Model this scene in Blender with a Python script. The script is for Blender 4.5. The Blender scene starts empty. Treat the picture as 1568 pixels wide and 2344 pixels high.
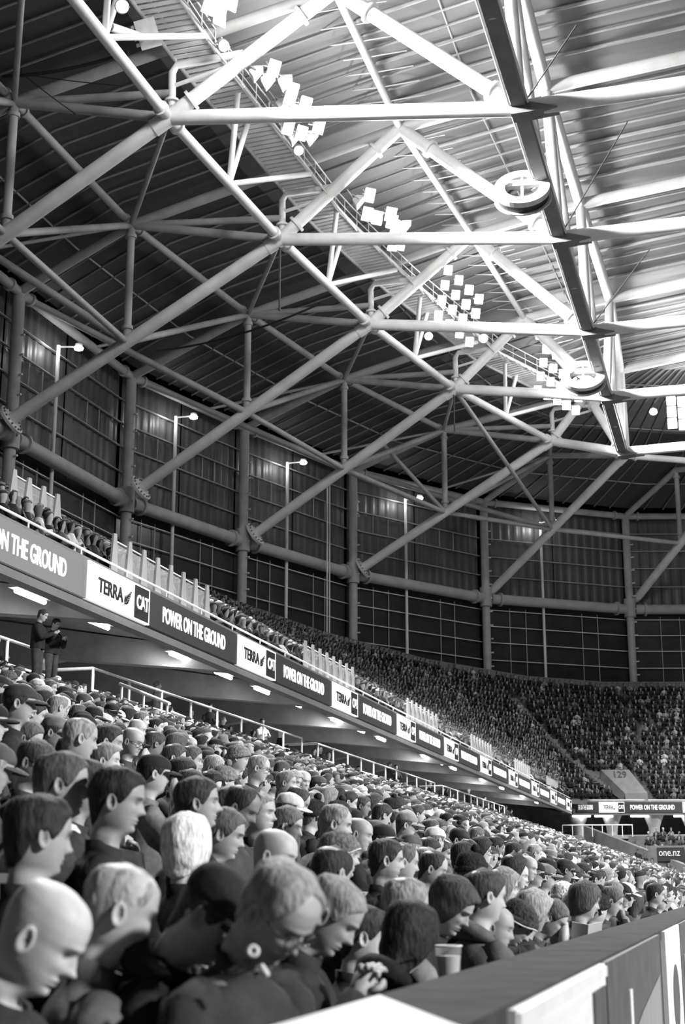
import bpy, bmesh, math, random
import numpy as np
from mathutils import Vector, Matrix
random.seed(7); RNG = np.random.default_rng(11)
sc = bpy.context.scene
COL = sc.collection
# ------------------------------------------------------------------ camera (eye = world origin, +Y runs along the stand)
PITCH, YAW = math.radians(14.82), math.radians(15.38)
cam_d = bpy.data.cameras.new('camera'); cam = bpy.data.objects.new('camera', cam_d); COL.objects.link(cam)
cam_d.sensor_fit = 'VERTICAL'; cam_d.sensor_height = 36.0; cam_d.sensor_width = 24.08; cam_d.lens = 36.0 * 3255 / 2344
cam_d.clip_start = 0.1; cam_d.clip_end = 600
cam.location = (0, 0, 0); cam.rotation_euler = (math.pi / 2 + PITCH, 0, YAW)
cam_d.dof.use_dof = True; cam_d.dof.focus_distance = 22.0; cam_d.dof.aperture_fstop = 3.6
sc.camera = cam
# ------------------------------------------------------------------ night sky outside, exposure
w = bpy.data.worlds.new('night'); sc.world = w; w.use_nodes = True
w.node_tree.nodes['Background'].inputs[0].default_value = (0.5, 0.5, 0.52, 1)
w.node_tree.nodes['Background'].inputs[1].default_value = 0.001
vs = sc.view_settings
vs.view_transform = 'Standard'; vs.look = 'None'; vs.gamma = 1.0; vs.use_curve_mapping = False
vs.exposure = 0.12
sc.cycles.max_bounces = 5; sc.cycles.diffuse_bounces = 3; sc.cycles.glossy_bounces = 2
sc.cycles.sample_clamp_indirect = 4.0
# ------------------------------------------------------------------ stadium floodlights
def spot(name, loc, target, power, angle, radius=0.8, blend=0.6):
    d = bpy.data.lights.new(name, 'SPOT'); d.energy = power; d.spot_size = math.radians(angle); d.spot_blend = blend
    d.shadow_soft_size = radius
    o = bpy.data.objects.new(name, d); COL.objects.link(o); o.location = loc
    o.rotation_euler = (Vector(target) - Vector(loc)).to_track_quat('-Z', 'Y').to_euler()
    return o
def point(name, loc, power, radius=0.6):
    d = bpy.data.lights.new(name, 'POINT'); d.energy = power; d.shadow_soft_size = radius
    o = bpy.data.objects.new(name, d); COL.objects.link(o); o.location = loc
    return o
# banks along this side's catwalk (in view) throw their light at the pitch and spill over the steel beside them
BANKS = [(-19.0, 38.5, 37.3), (-19.2, 51.6, 37.3), (-18.6, 59.6, 37.2), (-17.2, 73.5, 37.2), (-15.0, 86.5, 37.2), (-10.6, 101.8, 37.2), (-1.8, 113.4, 37.2)]
for i, b in enumerate(BANKS):
    spot('flood_beam', b, (b[0] + 34, b[1] + 4, -2), 60000, 116)
    spot('flood_spill', (b[0] + 0.5, b[1], b[2] - 0.1), (b[0] + 8, b[1] - 2, b[2] - 5.5), 17000, 170, 0.7, 0.3)
    point('flood_glow', (b[0] + 0.9, b[1], b[2] - 0.3), 2000 if i < 6 else 1800, 0.7)
# banks under the opposite roof light the lower crowd from high on the right; their cut-off leaves the upper tier dim
for y in (-10, 25, 60, 95):
    spot('opposite_flood', (78, y, 37), (30, y + 10, -2), 330000, 58, 1.6, 0.45)
# ------------------------------------------------------------------ materials
MATS = {}
def mat(name, v=0.5, rough=0.6, metal=0.0, noise=0.12, scale=4.0, bump=0.0, emit=0.0, objcol=False, attr=False, stretch=None, spec=0.35):
    if name in MATS: return MATS[name]
    m = bpy.data.materials.new(name); m.use_nodes = True; MATS[name] = m
    nt = m.node_tree; b = nt.nodes['Principled BSDF']
    b.inputs['Roughness'].default_value = rough; b.inputs['Metallic'].default_value = metal
    b.inputs['Specular IOR Level'].default_value = spec
    c = (v, v, v * 0.995, 1)
    tc = nt.nodes.new('ShaderNodeTexCoord'); mp = nt.nodes.new('ShaderNodeMapping'); nz = nt.nodes.new('ShaderNodeTexNoise')
    nz.inputs['Scale'].default_value = scale; nz.inputs['Detail'].default_value = 4.0
    if stretch: mp.inputs['Scale'].default_value = stretch
    nt.links.new(tc.outputs['Object'], mp.inputs[0]); nt.links.new(mp.outputs[0], nz.inputs['Vector'])
    mr = nt.nodes.new('ShaderNodeMapRange'); mr.inputs[1].default_value = 0.3; mr.inputs[2].default_value = 0.7
    mr.inputs[3].default_value = 1 - noise; mr.inputs[4].default_value = 1 + noise
    nt.links.new(nz.outputs[0], mr.inputs[0])
    mul = nt.nodes.new('ShaderNodeVectorMath'); mul.operation = 'SCALE'
    src = None
    if objcol:
        oi = nt.nodes.new('ShaderNodeObjectInfo'); src = oi.outputs['Color']
    if attr:
        at = nt.nodes.new('ShaderNodeAttribute'); at.attribute_name = 'tone'
        if src:
            mm = nt.nodes.new('ShaderNodeVectorMath'); mm.operation = 'MULTIPLY'
            nt.links.new(src, mm.inputs[0]); nt.links.new(at.outputs['Color'], mm.inputs[1]); src = mm.outputs[0]
        else: src = at.outputs['Color']
    if src: nt.links.new(src, mul.inputs[0])
    else: mul.inputs[0].default_value = c[:3]
    nt.links.new(mr.outputs[0], mul.inputs['Scale'])
    nt.links.new(mul.outputs[0], b.inputs['Base Color'])
    if bump:
        bp = nt.nodes.new('ShaderNodeBump'); bp.inputs['Strength'].default_value = bump; bp.inputs['Distance'].default_value = 0.02
        nt.links.new(nz.outputs[0], bp.inputs['Height']); nt.links.new(bp.outputs[0], b.inputs['Normal'])
    if emit:
        b.inputs['Emission Color'].default_value = (1, 1, 0.99, 1); b.inputs['Emission Strength'].default_value = emit
        m.cycles.emission_sampling = 'NONE'
    return m
M_STEEL = mat('painted_steel', 0.68, 0.5, 0, 0.1, 1.2)
M_STEEL2 = mat('grey_secondary_steel', 0.36, 0.55, 0, 0.12, 1.2)
M_GIRDER = mat('dark_girder_paint', 0.16, 0.5, 0, 0.15, 1.0)
M_GALV = mat('galvanised_steel', 0.5, 0.4, 0.4, 0.15, 8)
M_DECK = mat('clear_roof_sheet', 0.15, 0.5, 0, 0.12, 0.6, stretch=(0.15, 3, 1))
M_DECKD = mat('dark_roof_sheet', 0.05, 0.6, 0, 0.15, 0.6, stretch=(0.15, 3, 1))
M_CLAD = mat('corrugated_wall_sheet', 0.085, 0.45, 0.2, 0.18, 0.8, stretch=(1, 1, 0.25))
M_GLAZE = mat('dark_wall_glazing', 0.03, 0.25, 0, 0.2, 1)
M_CONC = mat('concrete', 0.3, 0.85, 0, 0.18, 1.5, bump=0.2)
M_CONCD = mat('dark_concrete', 0.12, 0.85, 0, 0.2, 1.5, bump=0.2)
M_RAIL = mat('pale_handrail_paint', 0.75, 0.4, 0, 0.08, 6)
M_BLACK = mat('black_rubber', 0.025, 0.6, 0, 0.2, 8)
M_LAMP = mat('flood_lens', 0.9, 0.3, emit=30.0)
M_TUBE = mat('fluorescent_tube', 0.9, 0.4, emit=14.0)
M_HOUSE = mat('lamp_housing', 0.55, 0.45, 0, 0.1, 6)
M_LEDW = mat('led_white', 0.55, 0.5, noise=0.06, scale=40, emit=0.62)
M_LEDG = mat('led_dark', 0.03, 0.5, noise=0.2, scale=40, emit=0.012)
M_LEDT = mat('led_text', 0.7, 0.5, noise=0.06, scale=40, emit=0.8)
M_INK = mat('led_black_print', 0.02, 0.5, noise=0.2, scale=30)
M_SEAT = mat('folded_seat_plastic', 0.10, 0.5, 0, 0.15, 3)
M_PALE = mat('pale_panel', 0.6, 0.6, 0, 0.1, 3)
M_PITCH = mat('mown_turf', 0.07, 0.9, 0, 0.25, 0.4)
M_SKIN = mat('skin', 0.5, 0.55, 0, 0.08, 30, objcol=True, attr=True, spec=0.4)
M_HAIR = mat('hair', 0.1, 0.65, 0, 0.4, 70, bump=0.55, objcol=True, stretch=(1, 1, 0.3), spec=0.2)
M_CLOTH = mat('woven_cloth', 0.1, 0.85, 0, 0.22, 14, bump=0.35, objcol=True, spec=0.15)
M_KNIT = mat('ribbed_knit', 0.1, 0.95, 0, 0.4, 45, bump=0.8, objcol=True, spec=0.1)
M_SPEC = mat('spectacle_frame', 0.05, 0.3)
M_CROWD = mat('distant_crowd', 0.3, 0.8, 0, 0.1, 6, attr=True, spec=0.15)
def glass_mat():
    m = bpy.data.materials.new('balustrade_glass'); m.use_nodes = True; b = m.node_tree.nodes['Principled BSDF']
    b.inputs['Base Color'].default_value = (0.55, 0.55, 0.55, 1); b.inputs['Roughness'].default_value = 0.15
    b.inputs['Alpha'].default_value = 0.35
    return m
M_GLASS = glass_mat()
# ------------------------------------------------------------------ mesh helpers
ORG = {}
def origin(o): return ORG.get(o.name, Vector((0, 0, 0)))
def tag(o, label=None, cat=None, group=None, kind=None):
    if label: o['label'] = label
    if cat: o['category'] = cat
    if group: o['group'] = group
    if kind or cat: o['kind'] = kind or 'thing'
    return o
def empty(name, loc, label=None, cat=None, group=None, kind=None):
    o = bpy.data.objects.new(name, None); COL.objects.link(o); o.location = loc; ORG[o.name] = Vector(loc)
    o.empty_display_size = 0.2
    return tag(o, label, cat, group, kind)
def frame_of(d):
    d = d.normalized(); a = Vector((0, 0, 1)) if abs(d.z) < 0.9 else Vector((1, 0, 0))
    u = d.cross(a).normalized(); return u, d.cross(u).normalized()
class MB:
    def __init__(s): s.v = []; s.f = []; s.m = []; s.sm = []; s.mats = []
    def mi(s, m):
        if m not in s.mats: s.mats.append(m)
        return s.mats.index(m)
    def add(s, vs_, fs, m=None, smooth=False):
        n = len(s.v); s.v += [tuple(p) for p in vs_]; i = s.mi(m) if m else 0
        for f in fs: s.f.append(tuple(k + n for k in f)); s.m.append(i); s.sm.append(smooth)
        return s
    def tube(s, p, q, r, r2=None, seg=12, m=None, caps=True):
        return s.poly([p, q], [r, r if r2 is None else r2], seg, m, caps)
    def poly(s, pts, r, seg=12, m=None, caps=True):
        pts = [Vector(p) for p in pts]
        if not isinstance(r, (list, tuple)): r = [r] * len(pts)
        u, v = frame_of(pts[1] - pts[0]); vs_ = []; fs = []
        for i, p in enumerate(pts):
            d = (pts[min(i + 1, len(pts) - 1)] - pts[max(i - 1, 0)]).normalized()
            u = (u - d * u.dot(d)).normalized(); v = d.cross(u)
            for k in range(seg):
                a = 2 * math.pi * k / seg; vs_.append(p + (u * math.cos(a) + v * math.sin(a)) * r[i])
        for i in range(len(pts) - 1):
            for k in range(seg):
                a, b = i * seg + k, i * seg + (k + 1) % seg; fs.append((a, b, b + seg, a + seg))
        s.add(vs_, fs, m, True)
        if caps:
            s.add(vs_[:seg], [tuple(reversed(range(seg)))], m); s.add(vs_[-seg:], [tuple(range(seg))], m)
        return s
    def box(s, c, sz, rot=None, m=None):
        R = rot or Matrix.Identity(3); c = Vector(c); vs_ = []
        for x in (-.5, .5):
            for y in (-.5, .5):
                for z in (-.5, .5): vs_.append(c + R @ Vector((x * sz[0], y * sz[1], z * sz[2])))
        return s.add(vs_, [(0, 1, 3, 2), (4, 6, 7, 5), (0, 4, 5, 1), (2, 3, 7, 6), (0, 2, 6, 4), (1, 5, 7, 3)], m)
    def beam(s, p, q, w_, h, m=None):
        p, q = Vector(p), Vector(q); d = (q - p); L = d.length; d.normalize()
        u = d.cross(Vector((0, 0, 1))); u = u.normalized() if u.length > 1e-4 else Vector((1, 0, 0)); v = u.cross(d)
        R = Matrix((u, d, v)).transposed()
        return s.box((p + q) / 2, (w_, L, h), R, m)
    def torus(s, c, ax, R, r, seg=24, sub=8, m=None):
        c = Vector(c); ax = Vector(ax).normalized(); u, v = frame_of(ax); vs_ = []; fs = []
        for i in range(seg):
            a = 2 * math.pi * i / seg; d = u * math.cos(a) + v * math.sin(a)
            for j in range(sub):
                b = 2 * math.pi * j / sub; vs_.append(c + d * (R + r * math.cos(b)) + ax * r * math.sin(b))
        for i in range(seg):
            for j in range(sub):
                fs.append((i * sub + j, ((i + 1) % seg) * sub + j, ((i + 1) % seg) * sub + (j + 1) % sub, i * sub + (j + 1) % sub))
        return s.add(vs_, fs, m, True)
    def prism(s, poly, d, m=None):
        n = len(poly); d = Vector(d); a = [Vector(p) for p in poly]; b = [p + d for p in a]
        fs = [tuple(reversed(range(n))), tuple(range(n, 2 * n))] + [(i, (i + 1) % n, (i + 1) % n + n, i + n) for i in range(n)]
        return s.add(a + b, fs, m)
    def data(s, name, off=Vector((0, 0, 0)), m=None):
        me = bpy.data.meshes.new(name); off = Vector(off)
        me.from_pydata([Vector(p) - off for p in s.v], [], s.f)
        ms = s.mats if s.mats and s.mats != [None] else []
        for k in (ms or ([m] if m else [])): me.materials.append(k)
        if ms: me.polygons.foreach_set('material_index', s.m)
        me.polygons.foreach_set('use_smooth', s.sm); me.update()
        return me
    def build(s, name, m=None, parent=None, at=None):
        off = origin(parent) if parent else Vector(at or (0, 0, 0))
        me = s.data(name, off, m); o = bpy.data.objects.new(name, me); COL.objects.link(o)
        if parent: o.parent = parent; ORG[o.name] = off
        else: o.location = off; ORG[o.name] = off
        return o
def link_copy(o, parent=None, name=None):
    c = o.copy(); COL.objects.link(c)
    if parent: c.parent = parent
    return c
def copy_tree(o, parent=None):
    c = link_copy(o, parent)
    for ch in o.children: copy_tree(ch, c)
    return c
_txt = {}
def text_mesh(s, bold=0.0, sx=1.0, depth=0.01):
    k = (s, bold, sx, depth)
    if k in _txt: return _txt[k]
    cu = bpy.data.curves.new('txt', 'FONT'); cu.body = s; cu.offset = bold; cu.extrude = depth; cu.resolution_u = 3
    cu.align_x = 'LEFT'; cu.align_y = 'BOTTOM_BASELINE'
    t = bpy.data.objects.new('txt', cu); COL.objects.link(t)
    dg = bpy.context.evaluated_depsgraph_get(); me = bpy.data.meshes.new_from_object(t.evaluated_get(dg))
    bpy.data.objects.remove(t); bpy.data.curves.remove(cu)
    n = len(me.vertices); co = np.empty(n * 3); me.vertices.foreach_get('co', co); co = co.reshape(-1, 3)
    mn, mx = co[:, :2].min(0), co[:, :2].max(0)
    co[:, :2] = (co[:, :2] - mn) / (mx - mn); me.vertices.foreach_set('co', co.ravel()); me.update()
    _txt[k] = me; return me
def lettering(s, parent, loc, R, wid, hgt, m, name='lettering', bold=0.02):
    me = text_mesh(s, bold).copy(); me.materials.clear(); me.materials.append(m)
    o = bpy.data.objects.new(name, me); COL.objects.link(o); o.parent = parent
    M = R.to_4x4() @ Matrix.Diagonal((wid, hgt, 1, 1)); M.translation = Vector(loc) - origin(parent)
    o.matrix_local = M; ORG[o.name] = origin(parent); return o
# ================================================================== roof steel: node coordinates (metres)
Fn = {0: (-39.3, 42, 26.1), 1: (-39.2, 56, 26.1), 2: (-39.05, 70.0, 26.1), 3: (-37.6, 85.4, 26.1), 4: (-34.3, 99.6, 26.1), 5: (-29.4, 113.3, 26.1), 6: (-21.0, 127.0, 26.1), 7: (-8.9, 136.4, 26.1)}
Nn = {0: (-24.4, 42.5, 35.5), 1: (-24.1, 56.36, 35.5), 2: (-23.0, 70.28, 35.5), 3: (-21.23, 83.75, 35.5), 4: (-18.26, 97.4, 35.5), 5: (-13.0, 112.0, 35.5), 6: (-7.5, 117.7, 35.5), 7: (2.1, 123.2, 35.5)}
Mn = {0: (-7.45, 42.6, 33.5), 1: (-7.39, 56.6, 33.5), 2: (-7.31, 70.1, 33.5), 3: (-7.22, 83.7, 33.5), 4: (-7.2, 96.4, 33.5), 5: (-7.2, 110.0, 33.5)}
Pn = {0: (-15.95, 42.5, 41.2), 1: (-15.9, 56.4, 41.0), 2: (-15.96, 70.2, 41.4), 3: (-14.35, 83.7, 40.9), 4: (-12.9, 97.0, 40.3), 5: (-9.9, 111.2, 39.0)}
Sn = {0: (-7.8, 42.5, 42.7), 1: (-7.75, 56.4, 42.7), 2: (-7.68, 70.2, 42.6), 3: (-7.3, 83.7, 42.2), 4: (-6.7, 97.2, 41.2), 5: (-7.1, 110.6, 40.6)}
Tn = {0: (32, 41, 45.5), 1: (32, 55, 45.5), 2: (32, 68.8, 45.2), 3: (32, 81.5, 45.0), 4: (32, 94, 44.6), 5: (32, 106, 44.0)}
Ln = {}; Qn = {}
for k in range(7):
    t = {0: .46, 1: .46, 2: .434, 3: .471, 4: .456, 5: .444, 6: .486}[k]
    Ln[k] = tuple(Vector(Fn[k]).lerp(Vector(Nn[k]), t)); Qn[k] = (Ln[k][0], Ln[k][1], 37.5)
Ln[7] = tuple(Vector(Fn[7]).lerp(Vector(Nn[7]), .47)); Qn[7] = (Ln[7][0], Ln[7][1], 37.5)
RING = {0: (-39.9, 42, 25.5), 1: (-39.8, 56, 25.5), 2: (-39.7, 71.2, 25.5), 3: (-39.1, 86.5, 25.5), 4: (-35.25, 99.5, 25.5), 5: (-30.16, 113.0, 25.5), 6: (-21.15, 126.1, 25.5), 7: (-8.9, 134.9, 25.5), 8: (7, 139.0, 25.5)}
EZ = 34.6
En = {k: (p[0], p[1], EZ) for k, p in RING.items()}
def along(a, b, t): return Vector(a).lerp(Vector(b), t)
def collar(mb, a, b, t, r, k=1.4, th=0.22):
    c = along(a, b, t); d = (Vector(b) - Vector(a)).normalized()
    mb.tube(c - d * th / 2, c + d * th / 2, r * k, seg=16)
def part(name, parent, m, fn):
    mb = MB(); fn(mb); return mb.build(name, m, parent)
def tube_part(name, parent, a, b, r, m=M_STEEL, seg=14, r2=None):
    return part(name, parent, m, lambda q: q.tube(a, b, r, r2, seg=seg))
FRAME_LABEL = {0: 'tubular steel roof frame nearest the viewer, crossing the top edge of the picture',
 1: 'tubular roof frame with the highest pale horizontal tie in the picture',
 2: 'tubular roof frame whose tie crosses just below the upper ring-shaped hoist',
 3: 'tubular roof frame with the third pale tie, under the lamp grid',
 4: 'tubular roof frame whose tie passes just under the lower ring-shaped hoist',
 5: 'tubular roof frame with a short tie, joining the end of the dark edge girder',
 6: 'lone diagonal roof strut rising to the end of the dark edge girder',
 7: 'diagonal roof strut rising out of the right edge, beyond the girder end'}
for k in range(8):
    g = 'tubular roof frames' 
    o = empty('roof_truss', Fn[k], FRAME_LABEL[k], 'roof truss', g)
    F_, N_, L_, Q_ = Fn[k], Nn[k], Ln[k], Qn[k]
    tube_part('strut', o, F_, N_, 0.37)
    d = (Vector(N_) - Vector(F_)).normalized()
    def foot(mb):
        mb.tube(Vector(F_) - d * 0.12, Vector(F_) + d * 0.06, 0.95, seg=28)
    fl = part('foot_flange', o, M_STEEL, foot)
    u, v = frame_of(d)
    def bolts(mb):
        for i in range(16):
            a = 2 * math.pi * i / 16; c = Vector(F_) + (u * math.cos(a) + v * math.sin(a)) * 0.78
            mb.tube(c + d * 0.05, c + d * 0.16, 0.06, seg=6)
    part('bolt_ring', fl, M_GIRDER, bolts)
    def node(mb):
        mb.tube(Vector(N_) - d * 0.9, Vector(N_) + d * 0.5, 0.42, seg=16)
    part('node_sleeve', o, M_STEEL, node)
    tube_part('post', o, L_, Q_, 0.23, M_STEEL2)
    for t in (.12, .9): part('post_collar', o, M_STEEL2, lambda mb: collar(mb, L_, Q_, t, 0.23))
    E_ = En.get(k)
    # upper chord that carries the roof sheet
    if k <= 5:
        tube_part('upper_chord', o, E_, Q_, 0.3, M_STEEL2)
        tube_part('upper_chord', o, Q_, Pn[k], 0.3, M_STEEL2)
        tube_part('upper_chord', o, Pn[k], Sn[k], 0.32)
        tube_part('upper_chord', o, Sn[k], Tn[k], 0.36)
        tube_part('tie', o, N_, Mn[k], 0.36)
        a = Vector(Mn[k]); b = a + Vector((34, (Tn[k][1] - Mn[k][1]) * 0.85, -0.6))
        tube_part('tie', o, a, b, 0.38)
        # gusset where the tie meets the dark girder
        part('gusset', o, M_GIRDER, lambda mb: mb.prism([a + Vector((-0.35, -0.42, -0.44)), a + Vector((-0.2, -0.42, 0.3)), a + Vector((0.35, -0.42, 0.1)), a + Vector((1.7, -0.40, -0.34)), a + Vector((0.4, -0.42, -0.44))], (0, 0.8, 0)))
        tube_part('raking_strut', o, N_, Pn[k], 0.36)
        tube_part('raking_strut', o, Pn[k], Mn[k], 0.36)
        for A, B in ((N_, Pn[k]), (Mn[k], Pn[k])):
            for t in (0.14, 0.80): part('bolted_collar', o, M_STEEL, lambda mb: collar(mb, A, B, t, 0.36, 1.45, 0.16))
        tube_part('girder_post', o, Sn[k], Mn[k], 0.3)
        tube_part('brace', o, Q_, N_, 0.25, M_STEEL2)
        tube_part('brace', o, Q_, tuple(Vector(N_) + Vector((0.1, 0, 1.3))), 0.2, M_STEEL2)
        # bracket post holding the catwalk
        p0 = Vector(N_) + Vector((0.15, 0, 0.2)); p1 = p0 + Vector((-0.05, 0, 2.2))
        cb = part('catwalk_bracket', o, M_STEEL, lambda mb: (mb.poly([p0, p1, p1 + Vector((.25, 0, .4)), p1 + Vector((3.6, 0, .45))], 0.19, 12), collar(mb, p0, p1, 0.3, 0.19, 1.9, 0.12)))
        tube_part('catwalk_bracket', o, p0 + Vector((0.1, 0, 1.5)), p1 + Vector((3.2, 0, -0.05)), 0.1, seg=8)
    else:
        tube_part('upper_chord', o, E_ if k == 6 else En[7], Q_, 0.28, M_STEEL2)
        tube_part('brace', o, Q_, N_, 0.25, M_STEEL2)
# ------------------------------------------------------------------ rings running along the stand
def ring(name, label, nodes, r, m, pname='tube', skip=(), ends=True, gap=0.0, cat='steel tube ring'):
    o = empty(name, nodes[0], label, cat)
    for i in range(len(nodes) - 1):
        if i in skip: continue
        a, b = Vector(nodes[i]), Vector(nodes[i + 1]); d = (b - a).normalized()
        tube_part(pname, o, a + d * gap, b - d * gap, r, m)
        if ends:
            for c in (a + d * (gap + 0.9), b - d * (gap + 0.9)): part('flange', o, m, lambda mb: mb.tube(c - d * .09, c + d * .09, r * 1.4, seg=16))
    return o
rN = ring('roof_ring', 'pale inner ring of tubes zigzagging between the tie ends of the roof frames', [Nn[k] for k in range(8)], 0.27, M_STEEL)
for k in range(5):      # fans of small props from each ring tube up to the catwalk
    A, B = Vector(Nn[k]), Vector(Nn[k + 1]); mid = (A + B) / 2; d = (B - A)
    for t, up, ix in ((-0.26, 3.0, 2.0), (-0.02, 3.6, 1.2), (0.34, 2.6, 2.6)):
        tube_part('prop', rN, mid, mid + d * t + Vector((ix, 0, up)), 0.15, M_STEEL, 10)
rQ = ring('upper_roof_ring', 'dim grey ring of tubes joining the post heads under the dark roof', [Qn[k] for k in range(8)], 0.22, M_STEEL2, skip=(5, 6))
rL = ring('lower_roof_ring', 'slim ring of tubes joining the middles of the diagonal roof struts', [Ln[k] for k in range(8)], 0.19, M_STEEL2, skip=(2,), ends=False)
rE = ring('eave_ring', 'bolted ring of tubes along the top of the cladding wall', [En[k] for k in range(9)], 0.3, M_STEEL2, gap=0.3)
for k in range(6):
    tube_part('diagonal', rQ, Ln[k], Qn[k + 1], 0.2, M_STEEL2, 10)
    tube_part('diagonal', rQ, Qn[k + 1], Nn[k], 0.15, M_STEEL2, 10)
    tube_part('diagonal', rE, Qn[k + 1], tuple(along(En[k], En[k + 1], .62)), 0.11, M_STEEL2, 8)
    tube_part('diagonal', rE, along(En[k], En[k + 1], .08), Ln[k + 1], 0.22, M_STEEL2, 10)
tube_part('diagonal', rL, Nn[4], Ln[6], 0.17, M_STEEL2, 10)
tube_part('diagonal', rL, (-25.6, 104.5, 34.2), Ln[5], 0.17, M_STEEL2, 10)
rW = ring('wall_ring_beam', 'thick horizontal tube beam running around the wall between the columns', [RING[k] for k in range(9)], 0.46, M_STEEL2, gap=0.55, cat='ring beam')
# ------------------------------------------------------------------ crest chord with thin herringbone rods
rP = empty('crest_chord', Pn[0], 'crest tube with thin herringbone rods between the peaks of the roof frames', 'roof chord')
for k in range(5):
    a, b = Vector(Pn[k]), Vector(Pn[k + 1]); tube_part('tube', rP, a, b, 0.2, M_STEEL)
    for i in range(1, 9):
        c = a.lerp(b, i / 9)
        for s in (-1, 1): tube_part('rod', rP, c, c + Vector((1.9 * s, 1.0, .7)), 0.035, M_STEEL, 6)
# ------------------------------------------------------------------ dark edge girder with rails, and its pale top chord
g = empty('edge_girder', Mn[0], 'dark box girder with bright rail edges running down the right of the roof', 'girder')
pts = [(-7.45, 30, 33.75)] + [tuple(Vector(Mn[k]) + Vector((0, 0, 0.25))) for k in range(6)] + [(-7.45, 116.6, 35.2)]
for i in range(len(pts) - 1):
    part('girder_segment', g, M_GIRDER, lambda mb: mb.beam(pts[i], pts[i + 1], 0.62, 0.7))
    for s in (-1, 1):
        e = Vector((0.42 * s, 0, -0.2)); tube_part('rail', g, Vector(pts[i]) + e, Vector(pts[i + 1]) + e, 0.06, M_RAIL, 8)
tc_ = empty('girder_top_chord', Sn[0], 'pale tube chord above the dark edge girder, meeting it at the far end', 'roof chord')
sp = [(-7.8, 30, 42.7)] + [Sn[k] for k in range(6)] + [(-7.4, 117.2, 36.0)]
for i in range(len(sp) - 1): tube_part('tube', tc_, sp[i], sp[i + 1], 0.36)
for k in range(5):
    tube_part('web_tube', tc_, Sn[k], along(Mn[k], Mn[k + 1], .5), 0.26)
# ------------------------------------------------------------------ ring-shaped hoists hanging on the girder
def hoist(c, s, label):
    c = Vector(c); o = empty('cable_hoist', c, label, 'hoist', 'ring-shaped hoists on the edge girder')
    ax = Vector((0.08, -0.92, 0.22)).normalized(); u = Vector((0, 0, 1)).cross(ax).normalized(); v = ax.cross(u)
    R = Matrix((u, v, ax)).transposed()
    def annulus(mb, r0, r1, h, z0=0, seg=40):
        vs_ = []; fs = []
        for i in range(seg):
            a = 2 * math.pi * i / seg; dd = u * math.cos(a) * 1.25 + v * math.sin(a) * 0.95
            for rr, zz in ((r0, z0), (r1, z0), (r1, z0 + h), (r0, z0 + h)): vs_.append(c + dd * rr * s + ax * zz * s)
        for i in range(seg):
            j = (i + 1) % seg
            for q in range(4): fs.append((i * 4 + q, i * 4 + (q + 1) % 4, j * 4 + (q + 1) % 4, j * 4 + q))
        mb.add(vs_, fs)
    part('rim', o, M_PALE, lambda mb: annulus(mb, 0.62, 1.0, 0.34))
    part('drum', o, M_BLACK, lambda mb: annulus(mb, 0.6, 0.94, 0.42, -0.42))
    part('back_rim', o, M_PALE, lambda mb: annulus(mb, 0.55, 1.05, 0.1, -0.52))
    part('spoke', o, M_PALE, lambda mb: mb.box(c + ax * .17 * s, (0.12 * s, 1.4 * s, .2 * s), R))
    part('cross_bar', o, M_PALE, lambda mb: mb.box(c + ax * .2 * s + v * .25 * s, (2.0 * s, 0.34 * s, .25 * s), R))
    part('hub', o, M_GALV, lambda mb: mb.tube(c - u * .72 * s + v * .2 * s, c - u * .72 * s + v * .2 * s + ax * .5 * s, .15 * s, seg=12))
    part('bracket', o, M_GALV, lambda mb: (mb.beam(c + v * .6 * s, c + Vector((.55, .9, 1.1)) * s, .3, .3), mb.beam(c + u * .6 * s, c + Vector((.7, .2, 1.0)) * s, .22, .3), mb.box(c + Vector((.3, .8, .95)) * s, (.7, .8, .35))))
hoist((-8.3, 63.4, 33.0), 1.08, 'upper ring-shaped pale hoist with dark drum hanging on the edge girder')
hoist((-8.3, 91.2, 33.2), 1.15, 'lower ring-shaped pale hoist in front of the lamp grid')
# ------------------------------------------------------------------ roof sheet with ribs
STN = [[(-39.9, 28, 35.3), (-32.2, 28, 38.3), (-15.9, 28, 42.2), (-7.8, 28, 43.6), (34, 27, 46.4)]]
for k in range(6): STN.append([tuple(Vector(En[k]) + Vector((0, 0, .7))), tuple(Vector(Qn[k]) + Vector((0, 0, .8))), tuple(Vector(Pn[k]) + Vector((0, 0, .9))), tuple(Vector(Sn[k]) + Vector((0, 0, .95))), tuple(Vector(Tn[k]) + Vector((2, 0, .95)))])
STN.append([(-21.2, 126.1, 35.3), (-14.6, 122.9, 38.4), (-9.5, 117, 40.4), (-5.0, 113.6, 41.7), (34, 110, 44.5)])
STN.append([(-8.9, 134.9, 35.3), (-4.5, 129, 38.4), (-2.5, 120, 40.6), (-1.0, 115.5, 41.8), (34, 113.5, 44.3)])
STN.append([(7, 139, 35.3), (8, 132, 38.4), (9, 124, 40.6), (10, 118.5, 41.8), (34, 116, 44.0)])
STN.append([(34, 142, 35.3), (34, 134, 38.4), (34, 127, 40.6), (34, 121, 41.8), (34, 118, 43.6)])
ceil = empty('ceiling', (-20, 70, 43), kind='structure')
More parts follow.
